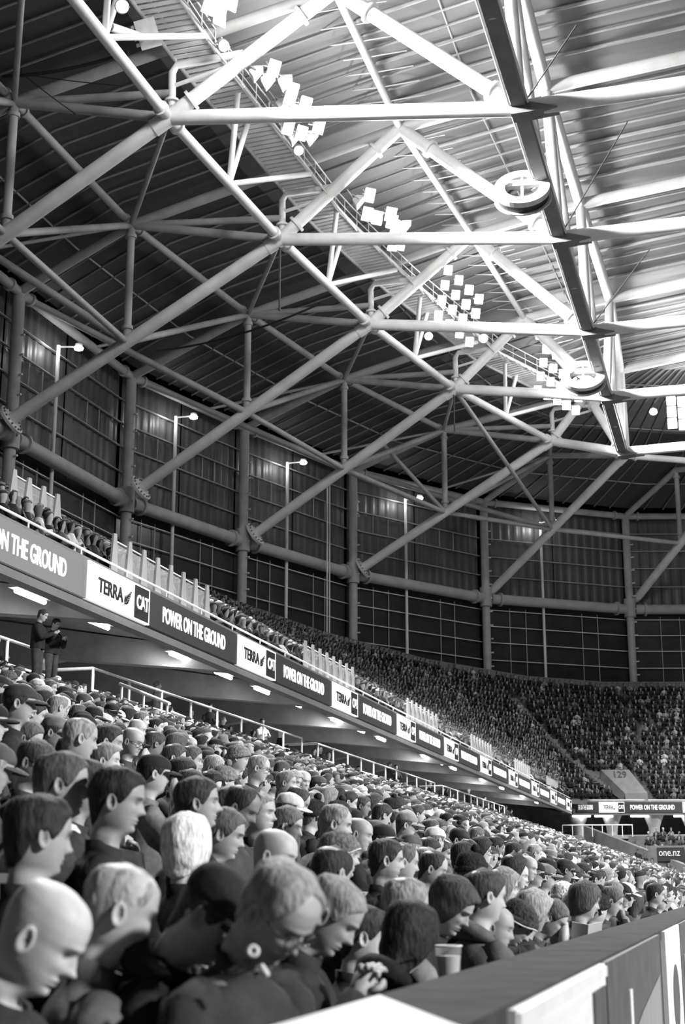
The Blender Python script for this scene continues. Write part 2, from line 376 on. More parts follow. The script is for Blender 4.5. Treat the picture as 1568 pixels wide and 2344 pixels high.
for i in range(len(STN) - 1):
    A, B = STN[i], STN[i + 1]
    for j in range(4):
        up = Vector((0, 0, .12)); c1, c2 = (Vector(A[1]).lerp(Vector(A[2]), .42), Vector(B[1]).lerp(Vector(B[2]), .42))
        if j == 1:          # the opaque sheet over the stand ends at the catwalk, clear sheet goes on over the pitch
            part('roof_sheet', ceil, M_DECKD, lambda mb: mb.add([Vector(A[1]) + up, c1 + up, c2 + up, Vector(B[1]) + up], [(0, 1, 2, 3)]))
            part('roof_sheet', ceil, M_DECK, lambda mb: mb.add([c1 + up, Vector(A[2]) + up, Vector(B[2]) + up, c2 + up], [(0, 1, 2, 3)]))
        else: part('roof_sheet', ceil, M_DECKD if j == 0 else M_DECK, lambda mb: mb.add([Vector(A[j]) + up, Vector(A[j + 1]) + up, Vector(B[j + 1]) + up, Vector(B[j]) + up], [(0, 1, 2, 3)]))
    n = 10 if i < 6 else 9
    for j in range(1, n):
        t = j / n; P_ = [Vector(a).lerp(Vector(b), t) - Vector((0, 0, .02)) for a, b in zip(A, B)]
        if i == 0 and j < 6: continue
        part('roof_rib', ceil, M_STEEL2, lambda mb: mb.poly(P_[2:], 0.07 if j % 3 else 0.12, 6)); part('roof_rib', ceil, M_GIRDER, lambda mb: mb.poly(P_[:3], 0.07, 6))
    for s0 in (0.5, 1.5, 2.5, 3.2, 3.4, 3.6, 3.8):
        q = int(s0); fr = s0 - q
        tube_part('cross_rib', ceil, along(A[q], A[q + 1], fr), along(B[q], B[q + 1], fr), 0.06, M_STEEL2, 6)
# ------------------------------------------------------------------ lighting catwalk
CW = [(-23.0, 30, 38.6), (-22.9, 42, 38.6), (-22.9, 52, 38.6), (-22.8, 57, 38.6), (-22.4, 62, 38.6), (-21.5, 74.5, 38.6), (-19.5, 85.4, 38.6), (-16.1, 99.5, 38.6), (-12.3, 108.0, 38.6), (-8.6, 112.6, 38.6)]
def path_at(path, s):
    for a, b in zip(path, path[1:]):
        L = (Vector(b) - Vector(a)).length
        if s <= L: return Vector(a).lerp(Vector(b), s / L), (Vector(b) - Vector(a)).normalized()
        s -= L
    return Vector(path[-1]), (Vector(path[-1]) - Vector(path[-2])).normalized()
def path_len(path): return sum((Vector(b) - Vector(a)).length for a, b in zip(path, path[1:]))
cw = empty('lighting_catwalk', CW[0], 'long grated catwalk carrying the floodlights under the roof', 'catwalk')
cl_ = path_len(CW)
def offs(d, x, z): return Vector((d.y, -d.x, 0)) * x + Vector((0, 0, z))
for x, z, r in ((-1.1, 0, .11), (1.1, 0, .13), (-1.1, 1.1, .04), (1.1, 1.1, .04), (1.1, .55, .03), (-1.1, .55, .03)):
    P_ = [path_at(CW, s)[0] + offs(path_at(CW, s)[1], x, z) for s in np.linspace(0, cl_, 40)]
    part('edge_beam' if z == 0 else 'guard_rail', cw, M_STEEL if x > 0 else M_STEEL2, lambda mb: mb.poly(P_, r, 8))
def grate(mb):
    for s in np.arange(0.2, cl_, 0.42):
        c, d = path_at(CW, s); mb.beam(c + offs(d, -1.08, .05), c + offs(d, 1.08, .05), .27, .06)
tag(part('grating', cw, M_STEEL, grate), kind='stuff')
for s in np.arange(0.6, cl_, 1.7):
    c, d = path_at(CW, s); q = random.uniform(-.25, .25)
    part('hanger', cw, M_STEEL, lambda mb: (mb.tube(c + offs(d, 1.1, 0), c + offs(d, 1.75, -.9) + d * .3, .035, seg=6), mb.tube(c + offs(d, 1.1, 0) + d * .7, c + offs(d, 1.75, -.9) + d * (.4 + q), .035, seg=6), mb.tube(c + offs(d, 1.1, 0), c + offs(d, 1.1, 1.1), .03, seg=6)))
# ------------------------------------------------------------------ floodlights
def make_flood(R, size=(0.74, 0.96)):
    pass
FLM = {}
def flood(c, face, label, group, size=(0.74, 0.96), round_=False):
    c = Vector(c); face = Vector(face).normalized(); u = face.cross(Vector((0, 0, 1))).normalized(); v = u.cross(face)
    o = bpy.data.objects.new('floodlight', None); COL.objects.link(o); tag(o, label, 'floodlight', group)
    M = Matrix((u, v, face)).transposed().to_4x4(); M.translation = c; o.matrix_world = M
    key = (size, round_)
    if key not in FLM:
        hw, hh = size[0] / 2, size[1] / 2
        hb, lb, bb = MB(), MB(), MB()
        if round_:
            hb.poly([(0, 0, -.5), (0, 0, -.35), (0, 0, 0)], [.12, .3, hw], 16); lb.tube((0, 0, 0.0), (0, 0, .05), hw * .92, seg=20)
        else:
            k = .45
            vs_ = [(-hw, -hh, 0), (hw, -hh, 0), (hw, hh, 0), (-hw, hh, 0), (-hw * k, -hh * k, -.42), (hw * k, -hh * k, -.42), (hw * k, hh * k, -.42), (-hw * k, hh * k, -.42)]
            hb.add(vs_, [(0, 4, 5, 1), (1, 5, 6, 2), (2, 6, 7, 3), (3, 7, 4, 0), (4, 7, 6, 5), (0, 1, 2, 3)])
            for a, b in (((-hw, -hh, .02), (hw, -hh, .02)), ((hw, -hh, .02), (hw, hh, .02)), ((hw, hh, .02), (-hw, hh, .02)), ((-hw, hh, .02), (-hw, -hh, .02))): hb.tube(a, b, .03, seg=6)
            lb.box((0, 0, .012), (size[0] * .93, size[1] * .93, .02))
        bb.poly([(-hw - .05, 0, -.1), (-hw - .05, 0, -.55), (hw + .05, 0, -.55), (hw + .05, 0, -.1)], .035, 6)
        bb.tube((0, 0, -.55), (0, .2, -1.1), .04, seg=6)
        FLM[key] = (hb.data('housing', m=M_HOUSE), lb.data('lens', m=M_LAMP), bb.data('yoke', m=M_GALV))
    for nm, me in zip(('housing', 'lens', 'yoke'), FLM[key]):
        c_ = bpy.data.objects.new(nm, me); COL.objects.link(c_); c_.parent = o
    return o
ordn = ['first', 'second', 'third', 'fourth', 'fifth', 'sixth', 'seventh', 'eighth', 'ninth', 'tenth', 'eleventh', 'twelfth', 'thirteenth', 'fourteenth', 'fifteenth', 'sixteenth', 'seventeenth', 'eighteenth', 'nineteenth', 'twentieth', 'twenty-first', 'twenty-second']
TOC = lambda c: (-Vector(c)).normalized()
for i, p in enumerate([(-20.2, 51.3, 37.6), (-19.75, 51.6, 37.75), (-19.2, 51.3, 37.6), (-20.1, 52.3, 37.6)]):
    f_ = TOC(p) + Vector((.5, .2, -.1 + .2 * i)); flood(p, f_, 'square floodlight of the bank at the top edge, %s from the left' % ordn[i], 'floodlights of the top bank', (.62, .78))
flood((-20.6, 54.3, 37.5), TOC((-20.6, 54.3, 37.5)) + Vector((.3, 0, -.2)), 'round lamp glowing below the topmost floodlight bank', 'round catwalk lamps', (.5, .5), True)
Bp = [((-19.0, 56.8, 37.6), 0), ((-19.9, 57.1, 37.6), 1), ((-19.45, 57.6, 37.4), 1), ((-18.8, 58.2, 37.6), 1), ((-18.75, 58.9, 37.6), 0), ((-19.05, 59.5, 37.6), 0), ((-19.5, 60.0, 37.5), 1), ((-19.85, 60.5, 37.6), 1), ((-18.5, 60.3, 37.6), 0), ((-19.1, 60.7, 37.5), 0), ((-20.0, 62.2, 37.6), 0), ((-19.5, 62.9, 37.6), 0), ((-18.45, 62.5, 37.6), 0), ((-19.9, 63.2, 37.5), 1), ((-19.0, 63.4, 37.5), 1)]
for i, (p, sd) in enumerate(Bp):
    f_ = Vector((.9, .25, -.7)) if sd else TOC(p) + Vector((.45, .1, -.15))
    flood(p, f_, 'floodlight of the loose bank crossed by the top tie, %s from the top' % ordn[i], 'floodlights of the loose bank behind the top tie', (.58, .72))
flood((-20.1, 64.4, 37.5), TOC((-20.1, 64.4, 37.5)) + Vector((.2, 0, -.3)), 'round lamp below the loose floodlight bank on the catwalk edge', 'round catwalk lamps', (.5, .5), True)
Cp = [((-17.8, 70.4, 37.6), 0), ((-18.5, 71.1, 37.6), 1), ((-18.5, 72.6, 37.6), 0), ((-18.0, 73.0, 37.5), 0), ((-17.2, 73.0, 37.6), 0), ((-17.35, 73.9, 37.6), 0), ((-17.3, 74.7, 37.6), 0), ((-16.7, 74.9, 37.6), 1), ((-18.0, 76.9, 37.6), 0), ((-17.5, 76.7, 37.5), 0)]
for i, (p, sd) in enumerate(Cp):
    f_ = Vector((.9, .2, -.7)) if sd else TOC(p) + Vector((.4, .1, -.15))
    flood(p, f_, 'floodlight of the small bank above the second tie, %s from the top' % ordn[i], 'floodlights of the small middle bank', (.62, .78))
n_ = 0
for r in range(4):
    for c in range(4):
        p = (-15.75 + .36 * c - .30 * r, 82.7 + 1.7 * c + .35 * r, 38.2 - .86 * r)
        flood(p, TOC(p) + Vector((.25, .05, -.1)), 'floodlight in row %s, column %s of the lamp grid above the third tie' % (ordn[r], ordn[c]), 'floodlights of the grid above the third tie', (.54, .62)); n_ += 1
for r in range(4):
    for c in range(5):
        p = (-11.55 + .55 * c - .28 * r, 98.4 + 1.35 * c + .25 * r, 38.3 - .95 * r)
        flood(p, TOC(p) + Vector((.2, 0, -.1)), 'floodlight in row %s, column %s of the far lamp grid beside the lower hoist' % (ordn[r], ordn[c]), 'floodlights of the far grid beside the hoist', (.56, .66))
for r in range(3):
    for c in range(4):
        p = (-3.3 + .85 * c, 113.0 + .6 * c, 38.5 - 1.0 * r)
        flood(p, TOC(p), 'floodlight in row %s, column %s of the blazing bank at the right edge' % (ordn[r], ordn[c]), 'floodlights of the right edge bank', (.7, .84))
for p, lb in (((-22.3, 46.9, 35.0), 'small round lamp at the top edge left of the catwalk'), ((-4.4, 105.1, 35.0), 'small round lamp hanging left of the blazing right edge bank'), ((-14.3, 87.0, 35.0), 'small round lamp just under the third tie, right of its pair'), ((-17.7, 85.6, 35.0), 'small round lamp just under the third tie beside the ring tube')):
    flood(p, TOC(p), lb, 'small round roof lamps', (.5, .5), True)
# boxy fixture on an arm at the top left
bf = empty('box_floodlight', (-24.0, 52.6, 37.4), 'pale box floodlight on a stub arm at the upper left ring tube', 'floodlight')
c_ = Vector((-23.75, 52.8, 37.75))
_n = Vector((-.25, .72, .62)).normalized(); _u = Vector((.82, .3, .35)); _u = (_u - _n * _u.dot(_n)).normalized(); Rb = Matrix((_u, _n, _u.cross(_n))).transposed()
part('front_plate', bf, M_PALE, lambda mb: mb.box(c_, (.95, .14, 1.3), Rb))
part('back_box', bf, M_HOUSE, lambda mb: mb.box(c_ + Rb @ Vector((-.05, .24, 0)), (.8, .34, 1.1), Rb))
for i in range(4): part('fin', bf, M_GALV, lambda mb: mb.box(c_ + Rb @ Vector((-.58, .12, .42 - .27 * i)), (.16, .3, .15), Rb))
tube_part('arm', bf, (-24.3, 50.0, 36.4), c_ + Vector((-.3, .1, -.1)), .2)
# hanging cables
def cable(name, pts_, r, label):
    mb = MB(); mb.poly(pts_, r, 8); o = mb.build(name, M_BLACK, at=pts_[0]); tag(o, label, 'cable')
def sag(a, b, s, n=14): return [tuple(along(a, b, i / n) - Vector((0, 0, s * 4 * (i / n) * (1 - i / n)))) for i in range(n + 1)]
cable('power_cable', sag((-32, 54.5, 37.9), (-25.0, 53.5, 37.4), .25), .09, 'black power cable strung across the dark roof at the upper left')
cable('power_cable', sag((-34.5, 80, 33.6), (-23.0, 78.5, 35.0), .5), .07, 'black cable sagging across the dark roof below the second roof frame')
cable('hanging_rod', [(-23.0, 70.3, 35.0), (-23.0, 70.3, 33.2), (-23.0, 70.35, 31.2)], .06, 'dark rod hanging below the ring joint of the second tie')
cable('hanging_rod', [(-18.3, 97.3, 35.0), (-18.3, 97.3, 33.2), (-18.3, 97.35, 32.2)], .05, 'dark rod hanging below the ring joint of the fourth tie')
for q in ((-20.5, 72, 33.1), (-27, 69, 32.6), (-21.6, 68.8, 31.8), (-30, 72, 33.8)):
    pass
cable('stay_wire', sag((-7.3, 70.2, 33.6), (-3.2, 66.0, 37.5), .0, 2), .035, 'thin dark stay wire rising right from the second tie')
cable('stay_wire', sag((-7.2, 56.8, 33.9), (-4.6, 55.0, 36.2), .0, 2), .035, 'thin dark stay wire rising right from the top tie')
cable('stay_wire', sag((-7.2, 83.9, 33.6), (-3.0, 79.5, 36.6), .0, 2), .035, 'thin dark stay wire rising right from the third tie')

cable('droop_rod', [(-31.2, 55.0, 40.3), (-31.25, 55.0, 38.9), (-31.28, 55.0, 38.3)], .05, 'pale rod dropping from the roof at the upper left corner')
cable('stay_wire', sag((-31.2, 55.0, 38.2), (-25.9, 55.0, 36.7), .05, 4), .025, 'thin wire running right from the rod foot at the upper left')
cable('stay_wire', sag((-31.2, 55.0, 38.2), (-28.3, 55.0, 35.6), .05, 4), .025, 'thin wire falling steeply from the rod foot at the upper left')
# ================================================================== setting: pitch, terraces, cladding wall
PZ = -2.2
mb = MB(); mb.add([(-1.0, -60, PZ), (70, -60, PZ), (70, 104, PZ), (-1.0, 104, PZ)], [(0, 1, 2, 3)]); tag(mb.build('floor', M_PITCH), kind='structure')
mb = MB(); mb.add([(-60, -60, PZ - .05), (90, -60, PZ - .05), (90, 160, PZ - .05), (-60, 160, PZ - .05)], [(0, 1, 2, 3)]); tag(mb.build('floor_base', M_CONCD), kind='structure')
# lower terrace: one slab per row
ROWS = 19; RX0, RDX, RZ0, RDZ = -1.28, 0.75, -1.28, 0.255
def row_x(i): return RX0 - RDX * i
def row_z(i): return RZ0 + RDZ * i
low = empty('terrace_lower', (-9, 50, -1), kind='structure')
for i in range(ROWS):
    x1 = row_x(i) + .38; x0 = x1 - RDX
    part('step', low, M_CONC, lambda m_: m_.box(((x0 + x1) / 2, 54, (row_z(i) + PZ) / 2), (RDX, 118, row_z(i) - PZ)))
CZ = 4.25          # concourse behind the last row
part('concourse_slab', low, M_CONC, lambda m_: m_.box((-19.8, 54, CZ - .3), (9.4, 140, .6)))
# bowl stations: front (ribbon) and top line of the upper tier
BOWL = [((-13.9, 8, 6.75), (-35, 8, 18.8)), ((-13.9, 80, 6.75), (-35, 80, 18.8)), ((-13.9, 92, 6.75), (-33.5, 92, 18.6)), ((-13.9, 102, 6.75), (-30.3, 104, 18.2)), ((-13.9, 112, 6.75), (-24.6, 116, 17.6)), ((-13.8, 120, 6.75), (-17.5, 125.5, 17.2)), ((-11.8, 123.2, 6.75), (-11.2, 131.0, 17.2)), ((-4.5, 125.0, 6.75), (-3.2, 134.6, 17.4)), ((10, 127, 6.75), (10, 137.2, 17.6)), ((34, 128, 6.75), (34, 139.5, 17.8))]
UR = 24
up_ = empty('terrace_upper', (-25, 60, 12), kind='structure')
for j in range(UR):
    def step(m_):
        vs_ = []; fs = []
        for R_, T_ in BOWL:
            a = along(R_, T_, j / UR); b = along(R_, T_, (j + 1) / UR); vs_ += [a, Vector((b.x, b.y, a.z)), b]
        for s in range(len(BOWL) - 1):
            for q in range(2): fs.append((s * 3 + q, s * 3 + q + 1, s * 3 + q + 4, s * 3 + q + 3))
        m_.add(vs_, fs)
    part('step', up_, M_CONCD, step)
def parapet(m_):
    vs_ = []; fs = []
    for R_, T_ in BOWL:
        d = (Vector(T_) - Vector(R_)); d.z = 0; d.normalize(); t = Vector(T_)
        vs_ += [t, t + Vector((0, 0, 1.0)), t + d * .3 + Vector((0, 0, 1.0)), t + d * .3 - Vector((0, 0, 14))]
    for s in range(len(BOWL) - 1):
        for q in range(3): fs.append((s * 4 + q, s * 4 + q + 1, s * 4 + q + 5, s * 4 + q + 4))
    m_.add(vs_, fs)
part('rear_parapet', up_, M_CONCD, parapet)
# soffit under the upper tier with raking ribs, concourse back wall
sof = empty('ceiling_soffit', (-18, 60, 6.5), kind='structure')
part('slab', sof, M_CONC, lambda m_: m_.add([(-13.85, 0, 5.92), (-13.85, 121, 5.92), (-14.3, 121, 6.62), (-14.3, 0, 6.62), (-24, 121, 8.3), (-24, 0, 8.3)], [(0, 1, 2, 3), (3, 2, 4, 5)]))
for y in np.arange(21.3, 119, 8.2):
    part('raker_rib', sof, M_CONC, lambda m_: m_.prism([(-13.95, y, 5.95), (-15.2, y, 6.1), (-19, y, 6.5), (-24, y, 5.6), (-24, y, 8.2), (-14.4, y, 6.62)], (0, .55, 0)))
part('fascia', sof, M_GIRDER, lambda m_: m_.box((-13.72, 60, 6.5), (.3, 122, 1.16)))
wb = empty('wall_concourse', (-24, 60, 6), kind='structure')
for i, y in enumerate(np.arange(14, 119, 8.2)):
    part('wall_panel', wb, M_PALE if i % 2 else M_CONC, lambda m_: m_.box((-24.1, y + 2.6, 6.4), (.2, 5.2, 3.6)))
    part('dark_opening', wb, M_CONCD, lambda m_: m_.box((-25.2, y + 6.7, 6.4), (.2, 3.1, 3.6)))
# ------------------------------------------------------------------ cladding wall bays with girts, posts, columns
for k in range(1, 8):
    a, b = Vector(RING[k]), Vector(RING[k + 1]); d = (b - a); L = d.length; d.normalize(); n = Vector((-d.y, d.x, 0))
    wn = {1: 'wall_left', 2: 'wall_left', 3: 'wall_left', 4: 'wall_corner', 5: 'wall_corner', 6: 'wall_end', 7: 'wall_end'}[k]
    wl = empty(wn, a + n * .8, kind='structure')
    zs = [26.0, 27.8, 29.6, 31.3, 33.0, 34.9]
    for h in range(2):
        for q in range(5):
            def panel(m_):
                s0, s1 = L * h / 2 + .02, L * (h + 1) / 2 - .02; nn = 34; vs_ = []; fs = []
                for i in range(nn + 1):
                    s = s0 + (s1 - s0) * i / nn; c = a + d * s + n * (.85 + (.07 if (i // 2) % 2 else 0)); c.z = 0
                    vs_ += [c + Vector((0, 0, zs[q] + .02)), c + Vector((0, 0, zs[q + 1] - .02))]
                for i in range(nn): fs.append((2 * i, 2 * i + 2, 2 * i + 3, 2 * i + 1))
                m_.add(vs_, fs)
            part('cladding_panel', wl, M_CLAD, panel)
    for z in zs[:-1]: part('girt', wl, M_STEEL2, lambda m_: m_.beam(Vector((a.x, a.y, z)) + n * .7, Vector((b.x, b.y, z)) + n * .7, .16, .07))
    part('lower_glazing', wl, M_GLAZE, lambda m_: m_.add([a + n * .85 + Vector((0, 0, -12)), b + n * .85 + Vector((0, 0, -12)), b + n * .85, a + n * .85], [(0, 1, 2, 3)]))
    for z in (24.6, 23.1, 21.6, 20.0): part('lower_girt', wl, M_STEEL, lambda m_: m_.beam(Vector((a.x, a.y, z)) + n * .65, Vector((b.x, b.y, z)) + n * .65, .1, .06))
    for s in (.18, .29, .68, .79):
        c = along(a, b, s) + n * .7; c.z = 0
        part('mullion', wl, M_STEEL2, lambda m_: m_.tube(c + Vector((0, 0, 18)), c + Vector((0, 0, 24.9)), .04, seg=6))
        if k < 6: part('mullion', wl, M_STEEL2, lambda m_: m_.tube(c + Vector((0, 0, 29.7)), c + Vector((0, 0, 31.2)), .045, seg=6))
COLL = {2: 'steel column with pegs at the wall, hidden at the left edge', 3: 'pegged steel wall column left of the upper tier crowd, leftmost in view', 4: 'steel wall column with a slanted foot, second from the left', 5: 'steel wall column third from the left, beside the tall twin wires', 6: 'steel wall column fourth from the left, above the end stand', 7: 'pegged steel wall column nearest the right edge, above the end stand'}
for k in range(2, 8):
    p = Vector(RING[k]); b_ = Vector((p.x, p.y, 16.5)); o = empty('wall_column', b_, COLL[k], 'column', 'wall columns')
    tube_part('shaft', o, b_, (p.x, p.y, EZ), .37, M_STEEL2)
    part('joint_sleeve', o, M_STEEL2, lambda m_: m_.tube(p - Vector((0, 0, .75)), p + Vector((0, 0, 1.0)), .55, seg=16))
    for i in range(12): part('peg', o, M_STEEL, lambda m_: m_.tube((p.x + .3, p.y - .1, 18 + i * 1.25), (p.x + .62, p.y - .2, 18 + i * 1.25), .07, seg=6))
POSTL = ['at the left edge', 'between the two left columns', 'between the second and third columns', 'between the third and fourth columns', 'between the fourth column and the right one', 'at the far right']
for i, k in enumerate(range(2, 8)):
    p = along(RING[k], RING[k + 1], .40 if k > 2 else .36); d = (Vector(RING[k + 1]) - Vector(RING[k])).normalized(); n = Vector((-d.y, d.x, 0))
    c = p + n * .3; o = empty('wall_post', (c.x, c.y, 18), 'slim pale wall post ' + POSTL[i], 'post', 'slim wall posts')
    tube_part('shaft', o, (c.x, c.y, 18), (c.x, c.y, 33.3), .13, M_STEEL, 10)
    tube_part('arm', o, (c.x, c.y, 33.2), Vector((c.x, c.y, 33.35)) - n * .9 + d * .7, .06, M_STEEL, 8)
    q = Vector((c.x, c.y, 33.3)) - n * 1.0 + d * .8
    lo = empty('wall_lamp', q, 'small bright bulkhead lamp on the wall post ' + POSTL[i], 'lamp', 'bulkhead lamps on the wall posts')
    part('lens', lo, M_LAMP, lambda m_: m_.poly([q - Vector((0, 0, .16)), q - Vector((0, 0, .1)), q + Vector((0, 0, .02)), q + Vector((0, 0, .12))], [.12, .27, .3, .18], 14))
    part('housing', lo, M_HOUSE, lambda m_: m_.tube(q + Vector((0, 0, .1)), q + Vector((0, 0, .26)), .24, seg=12))
    if k < 7: point('wall_lamp_light', Vector((c.x, c.y, 32.7)) - n * .25 - d * 1.0, 80, .15)
tw = empty('twin_wires', (-31.2, 108.0, 15), 'tall pair of pale vertical pipes beside the third wall column', 'pipe')
for s in (0, .35): tube_part('pipe', tw, (-31.0 + s * .3, 108.0 + s, 17), (-31.0 + s * .3, 108.0 + s, 32.5), .06, M_STEEL, 8)
# ------------------------------------------------------------------ LED ribbon
RS = Matrix(((0, 0, 1), (1, 0, 0), (0, 1, 0)))        # text x -> +Y, text y -> +Z, faces +X
ZB, ZT = 6.12, 6.98
def frame_box(parent, o_, ux_, wid, z0, z1, R, m, name='border', t=.035):
    def fb(mb_):
        nrm = R @ Vector((0, 0, 1))
        for (sx, sz, ww, hh) in ((wid / 2, z0 + t / 2, wid, t), (wid / 2, z1 - t / 2, wid, t), (t / 2, (z0 + z1) / 2, t, z1 - z0), (wid - t / 2, (z0 + z1) / 2, t, z1 - z0)):
            c = Vector(o_) + ux_ * sx; c.z = sz; mb_.box(c + nrm * .03, (ww, hh, .03), R)
    return part(name, parent, m, fb)
def fern(parent, o_, ux_, R, s):
    def fb(mb_):
        nrm = R @ Vector((0, 0, 1)); up = Vector((0, 0, 1))
        for i in range(8):
            t = i / 7; c = Vector(o_) + (ux_ * (.1 + .8 * t) + up * (.05 + .75 * t ** 1.3)) * s
            for sg in (-1, 1):
                dr = (ux_ * (.75 if sg > 0 else .05) + up * (.15 if sg > 0 else .9)).normalized(); L = s * (.5 - .4 * t)
                sd = nrm.cross(dr) * s * .045; p = c + nrm * .035
                mb_.prism([p - sd * .3, p + dr * L * .5 - sd, p + dr * L, p + dr * L * .5 + sd, p + sd * .3], nrm * .01)
    part('fern_emblem', parent, M_INK, fb)
def board(name, o_, ux_, wid, R, m, label, grp):
    nrm = R @ Vector((0, 0, 1)); c = Vector(o_) + ux_ * wid / 2; c.z = (ZB + ZT) / 2
    mb_ = MB(); mb_.box(c - nrm * .06, (wid - .01, ZT - ZB, .14), R)
    b_ = mb_.build(name, m, at=c); ORG[b_.name] = c; return tag(b_, label, 'LED board', grp)
def terra(o_, ux_, wid, R, label, fine=True):
    nrm = R @ Vector((0, 0, 1)); o_ = Vector(o_)
    b_ = board('sponsor_board', o_, ux_, wid, R, M_LEDW, label, 'white sponsor boards of the LED ribbon')
    def at(s, z, e=.02): q = o_ + ux_ * s * wid + nrm * e; q.z = z; return q
    lettering('TERRA', b_, at(.17, ZB + .27), R, wid * .39, .33, M_INK, 'terra_lettering', .012)
    fern(b_, at(.55, ZB + .22), ux_, R, wid * .125)
    part('dark_square', b_, M_INK, lambda m_: m_.box(at(.875, (ZB + ZT) / 2), (wid * .235, ZT - ZB - .05, .03), R))
    lettering('CAT', b_, at(.775, ZB + .28, .05), R, wid * .2, .34, M_LEDT, 'cat_lettering', .016)
    c = at(.875, ZB + .28, .075); h = .17
    part('triangle_mark', b_, M_INK, lambda m_: m_.prism([c - ux_ * wid * .022, c + ux_ * wid * .022, c + Vector((0, 0, h * .6))], nrm * .01))
    frame_box(b_, o_, ux_, wid, ZB, ZT, R, M_LEDT)
    return b_
def slogan(o_, ux_, wid, R, label, t0, t1, s='POWER ON THE GROUND', m=None):
    nrm = R @ Vector((0, 0, 1)); o_ = Vector(o_)
    b_ = board('slogan_board', o_, ux_, wid, R, m or M_LEDG, label, 'dark slogan boards of the LED ribbon')
    q = o_ + ux_ * t0 + nrm * .02; q.z = ZB + .235
    lettering(s, b_, q, R, t1 - t0, .40, M_LEDT, 'slogan_lettering', .012)
    return b_
UY = Vector((0, 1, 0))
seq = ['nearest full', 'second', 'third', 'fourth', 'fifth', 'sixth', 'seventh', 'eighth', 'ninth', 'tenth']
grey_led = mat('led_grey_wash', 0.12, 0.5, noise=0.06, scale=30, emit=0.10)
for k in range(-1, 10):
    Y0 = 27.92 + 9.86 * k
    lb = 'beyond the left edge' if k < 0 else seq[k] + ' from the left edge'
    if k >= 0: terra((-13.5, Y0, 0), UY, 3.43, RS, 'white sponsor board with fern emblem on the side ribbon, %s' % lb)
    if k < 9: slogan((-13.5, Y0 + 3.43, 0), UY, 6.43, RS, 'dark board reading POWER ON THE GROUND on the side ribbon, ' + ('cut by the left edge' if k < 0 else seq[k] + ' after it'), .9, 5.4, m=grey_led if k < 0 else None)
A_ = Vector((-13.35, 122.3, 0)); B_ = Vector((-4.53, 124.67, 0)); ue = (B_ - A_).normalized()
RE = Matrix((ue, Vector((0, 0, 1)), Vector((ue.y, -ue.x, 0)))).transposed()
def ex(X): return (X - A_.x) / ue.x
part('fascia', sof, M_GIRDER, lambda m_: m_.beam(A_ + Vector((-.3, .15, 6.5)), A_ + ue * 60 + Vector((-.05, .2, 6.5)), .3, 1.16))
part('slab', sof, M_CONC, lambda m_: m_.add([(-13.9, 118, 5.9), (-13.4, 122.4, 5.9), (34, 135, 5.9), (34, 150, 8), (-20, 140, 8), (-24, 121, 8.2)], [(0, 1, 2, 3, 4, 5)]))
slogan(A_ + ue * .05, ue, ex(-11.55) - .05, RE, 'dark end ribbon board beside the corner, its slogan cut short', .15, ex(-12.05), 'ER ON THE GROUND')
for i in range(3):
    s = ex(-11.5) + i * 7.0
    terra(A_ + ue * s, ue, 2.12, RE, ['white sponsor board with fern emblem on the end ribbon, facing the viewer', 'white sponsor board on the end ribbon, cut by the right edge', 'white sponsor board on the end ribbon, beyond the right edge'][i])
    slogan(A_ + ue * (s + 2.12), ue, 4.88, RE, ['dark end ribbon board reading POWER ON THE GROUND in full', 'dark end ribbon slogan board just past the right edge', 'dark end ribbon slogan board far past the right edge'][i], .5, 4.2)
# rails above the ribbon
rr = empty('ribbon_rail', (-13.6, 20, 7), 'thin double handrail along the top of the side LED ribbon', 'handrail')
for z, r in ((7.06, .03), (7.22, .03)): tube_part('rail', rr, (-13.6, 15, z), (-13.6, 121, z), r, M_RAIL, 8)
for y in np.arange(15.5, 121, 2.46): tube_part('post', rr, (-13.6, y, 6.98), (-13.6, y, 7.22), .022, M_RAIL, 6)
re_ = empty('ribbon_rail', tuple(A_ + Vector((0, .1, 7))), 'thin handrail along the top of the end LED ribbon', 'handrail')
tube_part('rail', re_, A_ + Vector((0, .1, 7.15)), A_ + ue * 50 + Vector((0, .1, 7.15)), .045, M_RAIL, 8)
for i in range(14): tube_part('post', re_, A_ + ue * (i * 3 + .2) + Vector((0, .1, 6.98)), A_ + ue * (i * 3 + .2) + Vector((0, .1, 7.15)), .03, M_RAIL, 6)
# glass-and-fin barriers at the heads of the upper tier aisles
def fins(y0, y1, x, n, z0, h, label):
    o = empty('fin_barrier', (x, y0, z0), label, 'barrier', 'finned barriers above the LED ribbon')
    for i in range(n):
        y = y0 + (y1 - y0) * i / (n - 1)
        part('fin', o, M_STEEL2, lambda m_: m_.prism([(x - .02, y - .17, z0), (x + .04, y + .17, z0), (x + .02, y + .05, z0 + h), (x - .01, y - .05, z0 + h)], (.05, 0, 0)))
        if i < n - 1: part('pane', o, M_GLASS, lambda m_: m_.box((x - .03, y + (y1 - y0) / (n - 1) / 2, z0 + h * .42), (.015, (y1 - y0) / (n - 1) - .1, h * .84)))
    tube_part('top_rail', o, (x - .05, y0, z0 + h * .9), (x - .05, y1, z0 + h * .9), .02, M_RAIL, 6)
fl_ = ['cut by the left edge', 'above the nearest sponsor board', 'above the second slogan board', 'third along the ribbon from the nearest', 'fourth along the ribbon from the nearest', 'fifth along the ribbon from the nearest', 'at the far corner of the ribbon']
for i in range(7):
    y0 = 30.2 + 15.65 * (i - 1); fins(y0, y0 + 6.2, -13.95, 8, 6.9, 1.25, 'row of pale tapered fins and glass ' + fl_[i])
for i in range(3):
    y0 = 38.5 + 15.65 * (i - 1); fins(y0, y0 + 3.2, -15.6, 5, 7.0, 1.25, 'short row of pale fins set back behind the ribbon, ' + ['leftmost one', 'middle one', 'third one'][i])
